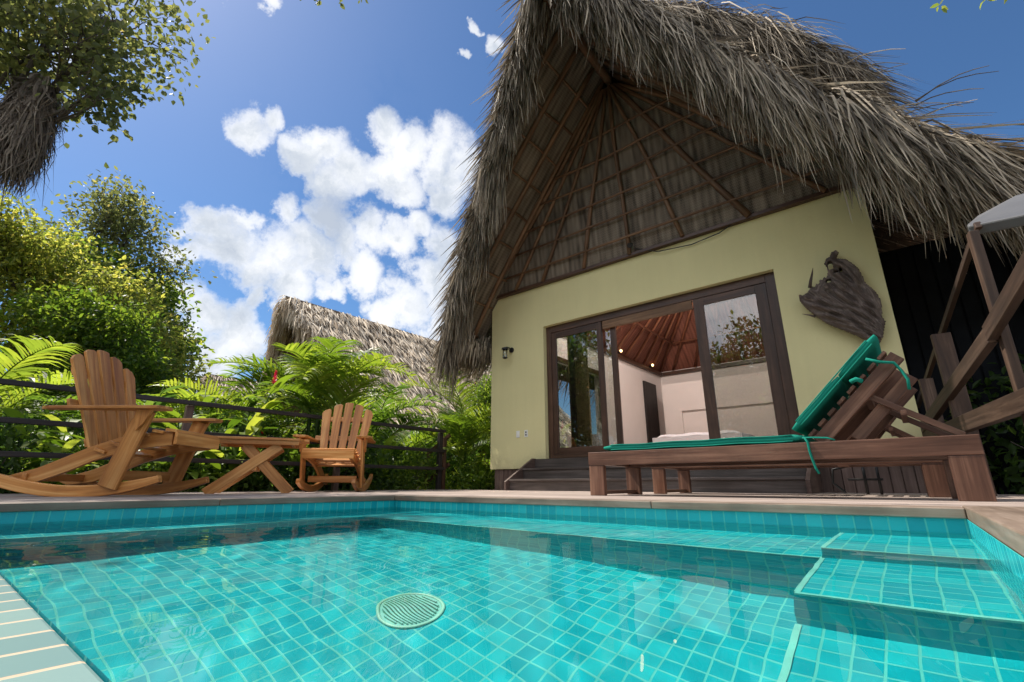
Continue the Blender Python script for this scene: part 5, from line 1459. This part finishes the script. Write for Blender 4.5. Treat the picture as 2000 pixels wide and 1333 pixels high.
make_palm((-9.6, 7.2, -0.4), 16, 1.7, M['leaf_lime'], 'lime palm in front of the thatched hut', 12, hb=0.8, leaf=0.5, stems=4)
make_palm((2.3, 7.0, -0.4), 14, 1.6, M['leaf_lime'], 'bright palm behind the timber lattice', 13, hb=0.7, leaf=0.5, stems=3)
make_palm((2.6, 7.9, -0.4), 10, 1.7, M['leaf_mid'], 'dark palm whose fronds reach the right eave', 14, hb=2.7, leaf=0.35, stems=2, w=0.025)

# red gingers: leafy canes with a flower spike
def make_ginger(loc, n, H, label, seed, mat=None, flowers=2, leafL=0.42, group='gingers and broad leaved plants behind the railing'):
    t = empty('ginger_plant', loc, 0, label, 'plant', group)
    g = random.Random(seed); lv = MB(); st = MB()
    tops = []
    for s in range(n):
        a = g.uniform(0, 6.28); r = g.uniform(0.03, 0.28); h = H * g.uniform(0.6, 1.05)
        p0 = Vector((r * math.cos(a), r * math.sin(a), 0)); p1 = p0 + Vector((math.cos(a) * 0.22 * h, math.sin(a) * 0.22 * h, h))
        limb(st, p0, p1, 0.014, 0.007, seed + s, 0.08, 5); tops.append(p1)
        nl = 9
        for k in range(nl):
            q = 0.35 + 0.65 * k / nl; b0 = p0.lerp(p1, q)
            az = a + (1.57 if k % 2 else -1.57) + g.uniform(-.5, .5) + k * 0.2; e = g.uniform(0.25, 0.95)
            L = leafL * g.uniform(0.7, 1.1); W = L * 0.26
            d = Vector((math.cos(az) * math.cos(e), math.sin(az) * math.cos(e), math.sin(e))); sd = Vector((-math.sin(az), math.cos(az), 0)); up = sd.cross(d) * -1
            if up.z < 0: up = -up
            V = []; K = 7
            pz = Vector(b0)
            for j in range(K):
                tt = j / (K - 1); ww = W * math.sin(math.pi * (0.06 + 0.94 * tt) ** 0.75) ** 0.8 * 0.5 if j < K - 1 else 0.001
                dd = (d - Vector((0, 0, 1)) * (0.9 * tt * tt)).normalized(); 
                if j: pz = pz + dd * (L / (K - 1))
                for c in (-1, 0, 1): V.append((pz + sd * (ww * c) + up * (0.18 * ww * abs(c)))[:])
            F = [(j * 3 + c, j * 3 + c + 1, j * 3 + c + 4, j * 3 + c + 3) for j in range(K - 1) for c in (0, 1)]
            lv.add(V, F, rnd=min(1, max(0, g.gauss(0.5, 0.25))))
    st.build('stem', M['leaf_mid'], t, smooth=True)
    lv.build('leaves', mat or M['leaf_mid'], t, smooth=True)
    for f in range(flowers):
        p = tops[f % len(tops)]; b = MB()
        N = 46; V = []
        for k in range(N):
            q = k / N; a = k * 2.4; rr = 0.032 * (1 - 0.7 * q); z = q * 0.19
            c = p + Vector((math.cos(a) * rr * 0.3, math.sin(a) * rr * 0.3, z)); e = c + Vector((math.cos(a) * rr * 1.25, math.sin(a) * rr * 1.25, 0.035)); sdv = Vector((-math.sin(a), math.cos(a), 0)) * 0.012
            m = (c + e) / 2
            b.add([c[:], (m + sdv)[:], e[:], (m - sdv)[:]], [(0, 1, 2, 3)])
        b.build('flower', M['petal_red'], t)
    return t
GP = [((-7.2, 2.45, -0.4), 7, 1.95, 'tall broad leaved ginger with a red flower, rising over the railing above the side table', 1, 'leaf_lime', 1, 0.6),
      ((-7.35, 3.55, -0.4), 5, 1.35, 'ginger with red flowers just left of the pool facing rocking chair', 2, 'leaf_mid', 2, 0.45),
      ((-6.55, 7.25, -0.4), 9, 1.5, 'ginger clump with red flowers against the corner of the bungalow', 3, 'leaf_lime', 3, 0.40),
      ((-7.15, 7.9, -0.4), 8, 1.45, 'taller ginger clump behind the stair handrail', 4, 'leaf_mid', 2, 0.42),
      ((-6.35, 6.75, -0.4), 7, 0.9, 'low leafy ginger at the foot of the bungalow wall', 5, 'leaf_lime', 0, 0.32),
      ((-7.2, 4.9, -0.4), 6, 1.2, 'ginger right of the pool facing rocking chair', 6, 'leaf_mid', 1, 0.42),
      ((-7.3, 0.9, -0.4), 6, 1.3, 'broad leaved plant behind the back of the side-on rocking chair', 7, 'leaf_lime', 0, 0.5),
      ((-7.4, -0.3, -0.4), 6, 1.35, 'broad leaved plant at the left end of the railing', 8, 'leaf_mid', 0, 0.5),
      ((-8.2, 3.0, -0.4), 8, 2.1, 'tall ginger behind the side table, second row', 9, 'leaf_mid', 1, 0.5),
      ((-8.6, 1.7, -0.4), 6, 1.9, 'tall ginger behind the side-on rocking chair, second row', 10, 'leaf_dark', 1, 0.5)]
for (loc, n, H, lb, sd, mt, fl, ll) in GP: make_ginger(loc, n, H, lb, sd, M[mt], fl, ll)

# shrubs
def make_shrub(loc, mat, label, seed, s=1.0, m=260, size=0.085, group='dense shrubs filling the garden beyond the railing', aspect=0.45):
    t = empty('shrub', loc, 0, label, 'shrub', group)
    bl = [(0, 0, 0.6 * s, 0.62 * s), (0.35 * s, 0.2 * s, 0.4 * s, 0.5 * s), (-0.35 * s, -0.1 * s, 0.45 * s, 0.5 * s), (0.0, 0.35 * s, 0.9 * s, 0.42 * s)]
    P = crown_points(bl, m, seed, 0.35); P[:, 2] = np.maximum(P[:, 2], 0.05)
    st = MB()
    for j, p in enumerate(P[::14]): limb(st, (random.uniform(-.08, .08), random.uniform(-.08, .08), 0), p, 0.014, 0.004, seed + j, 0.2, 4)
    st.build('stems', M['bark'], t, smooth=True)
    b = MB(); leaf_cloud(b, P, 10, size, 0.13 * s, aspect, seed=seed); b.build('foliage', mat, t)
    return t
protos = [make_shrub((-7.6, -1.2, -0.4), M['leaf_mid'], 'dense leafy shrub beyond the deck railing', 101), make_shrub((-7.5, 2.0, -0.4), M['leaf_dark'], 'dense leafy shrub beyond the deck railing', 102, 1.1, 280, 0.10), make_shrub((-7.5, 5.3, -0.4), M['leaf_lime'], 'dense leafy shrub beyond the deck railing', 103, 0.75, 240, 0.07)]
spots = [(-7.5, -2.2, 1), (-8.2, -0.6, 0), (-7.3, 0.3, 1), (-7.9, 1.2, 0), (-7.2, 2.2, 2), (-8.0, 2.7, 1), (-7.3, 3.2, 1), (-8.1, 3.9, 0), (-7.2, 4.2, 1), (-7.9, 5.0, 1), (-7.2, 5.6, 0), (-8.0, 6.2, 1), (-6.9, 8.4, 2), (-7.7, 8.8, 0), (-9.0, 8.3, 1), (-6.3, 7.9, 2), (-8.9, 5.4, 0), (-9.3, 4.2, 1), (-9.3, 2.8, 0), (-9.2, 1.0, 1), (-9.2, -0.8, 0), (-9.5, -2.4, 1), (-6.1, 9.2, 0), (-10.6, 6.4, 0), (-8.5, 4.6, 2), (-8.9, 3.6, 0), (-7.6, 7.9, 2), (-6.5, 6.9, 2), (-7.9, 7.0, 2), (-10.8, 4.0, 1), (-11.0, 1.6, 0), (-11.0, -0.6, 1)]
for i, (x, y, k) in enumerate(spots):
    copy_tree(protos[k], None, (x, y, -0.4), R((i * 137) % 360), random.uniform(0.85, 1.25) * (1.25 if x < -8.8 else 1.0))
for i, (x, y, s) in enumerate(((1.6, 6.6, 1.1), (2.4, 5.9, 1.3), (1.3, 7.6, 1.3), (2.9, 7.3, 1.6), (1.9, 4.9, 1.0))):
    copy_tree(protos[1], None, (x, y, -0.4), R(i * 71), s, 'dark leafy shrub behind the timber lattice, under the right eave')

# twigs at the picture's edge, a leaf in the air
def twig(name, loc, pts, leaves, mat, label, seed, size=0.07):
    t = empty(name, loc, 0, label, 'branch')
    b = MB(); 
    for p in pts: b.tube(p, [0.006] * (len(p) - 1) + [0.002], 5)
    b.build('stem', M['bark'], t, smooth=True)
    c = MB(); leaf_cloud(c, leaves, 5, size, 0.06, 0.6, seed=seed); c.build('leaves', mat, t)
twig('hanging_branch', (-4.16, 1.76, 5.40), [[(-0.5, -0.3, 0.3), (-0.2, -0.1, 0.1), (0.1, 0.1, 0.02), (0.35, 0.25, 0.05)], [(-0.2, -0.1, 0.1), (-0.1, -0.05, -0.05)]], [(-0.3, -0.2, 0.12), (-0.1, -0.05, 0.03), (0.12, 0.1, -0.02), (0.3, 0.22, 0.03), (0.42, 0.3, 0.06)], M['leaf_olive'], 'leafy branch tip hanging in at the top edge above the pool', 5)
twig('hanging_twig', (2.06, 8.16, 6.72), [[(-0.3, 0, 0.4), (-0.1, 0, 0.15), (0.02, 0, 0.0)], [(-0.1, 0, 0.15), (0.25, 0.1, 0.12)]], [(0.0, 0, 0.02), (0.22, 0.1, 0.1), (-0.45, 0, 0.2)], M['leaf_yellow'], 'small yellowish twig tip above the right end of the roof', 6, 0.12)
b = MB(); leaf_cloud(b, [(0, 0, 0)], 2, 0.10, 0.02, 0.5, seed=4)
tag(b.build('falling_leaf', M['leaf_yellow'], loc=(-7.08, 0.66, 3.86)), 'single yellow leaf falling through the air in front of the sky at the left', 'leaf')

# dry twigs by the right eave
t = empty('dry_branch', (1.5, 6.6, 2.9), 0, 'bare dry twigs sticking out above the right end of the thatch', 'branch')
b = MB()
for k in range(9):
    p = Vector((random.uniform(-0.3, 0.5), random.uniform(-0.3, 0.6), random.uniform(0.2, 0.7))); d = Vector((random.uniform(-.4, .8), random.uniform(-.3, .3), random.uniform(0, .8))).normalized(); pts = [p]
    for j in range(5): d = (d + Vector((random.uniform(-.4, .4), random.uniform(-.4, .4), random.uniform(-.4, .3)))).normalized(); pts.append(pts[-1] + d * 0.14)
    b.tube(pts, [0.009, 0.008, 0.007, 0.005, 0.004, 0.002], 5)
b.build('twigs', M['bark'], t, smooth=True)

def build_undergrowth():
    b = MB(); g = np.random.default_rng(77)
    n = 2600
    x = g.uniform(-14, -6.75, n); y = g.uniform(-4, 11, n)
    keep = ~((x > -9) & (y > 5.9) & (y < 9.6) & (x < -6.3) & (g.random(n) < 0.75))
    P = np.stack([x[keep], y[keep], -0.40 + g.random(keep.sum()) * 0.22], -1)
    leaf_cloud(b, P, 8, 0.11, 0.16, 0.4, seed=9)
    tag(b.build('ground_cover', M['leaf_mid']), 'low leafy ground cover over the garden soil', 'ground cover', kind='stuff')
build_undergrowth()

MNEE = True
if MNEE:      # sunlight focused through the real water surface
    sun_d.cycles.is_caustics_light = True
    water.cycles.is_caustics_caster = True
    for o in COL.objects:
        if o.parent == pool: o.cycles.is_caustics_receiver = True
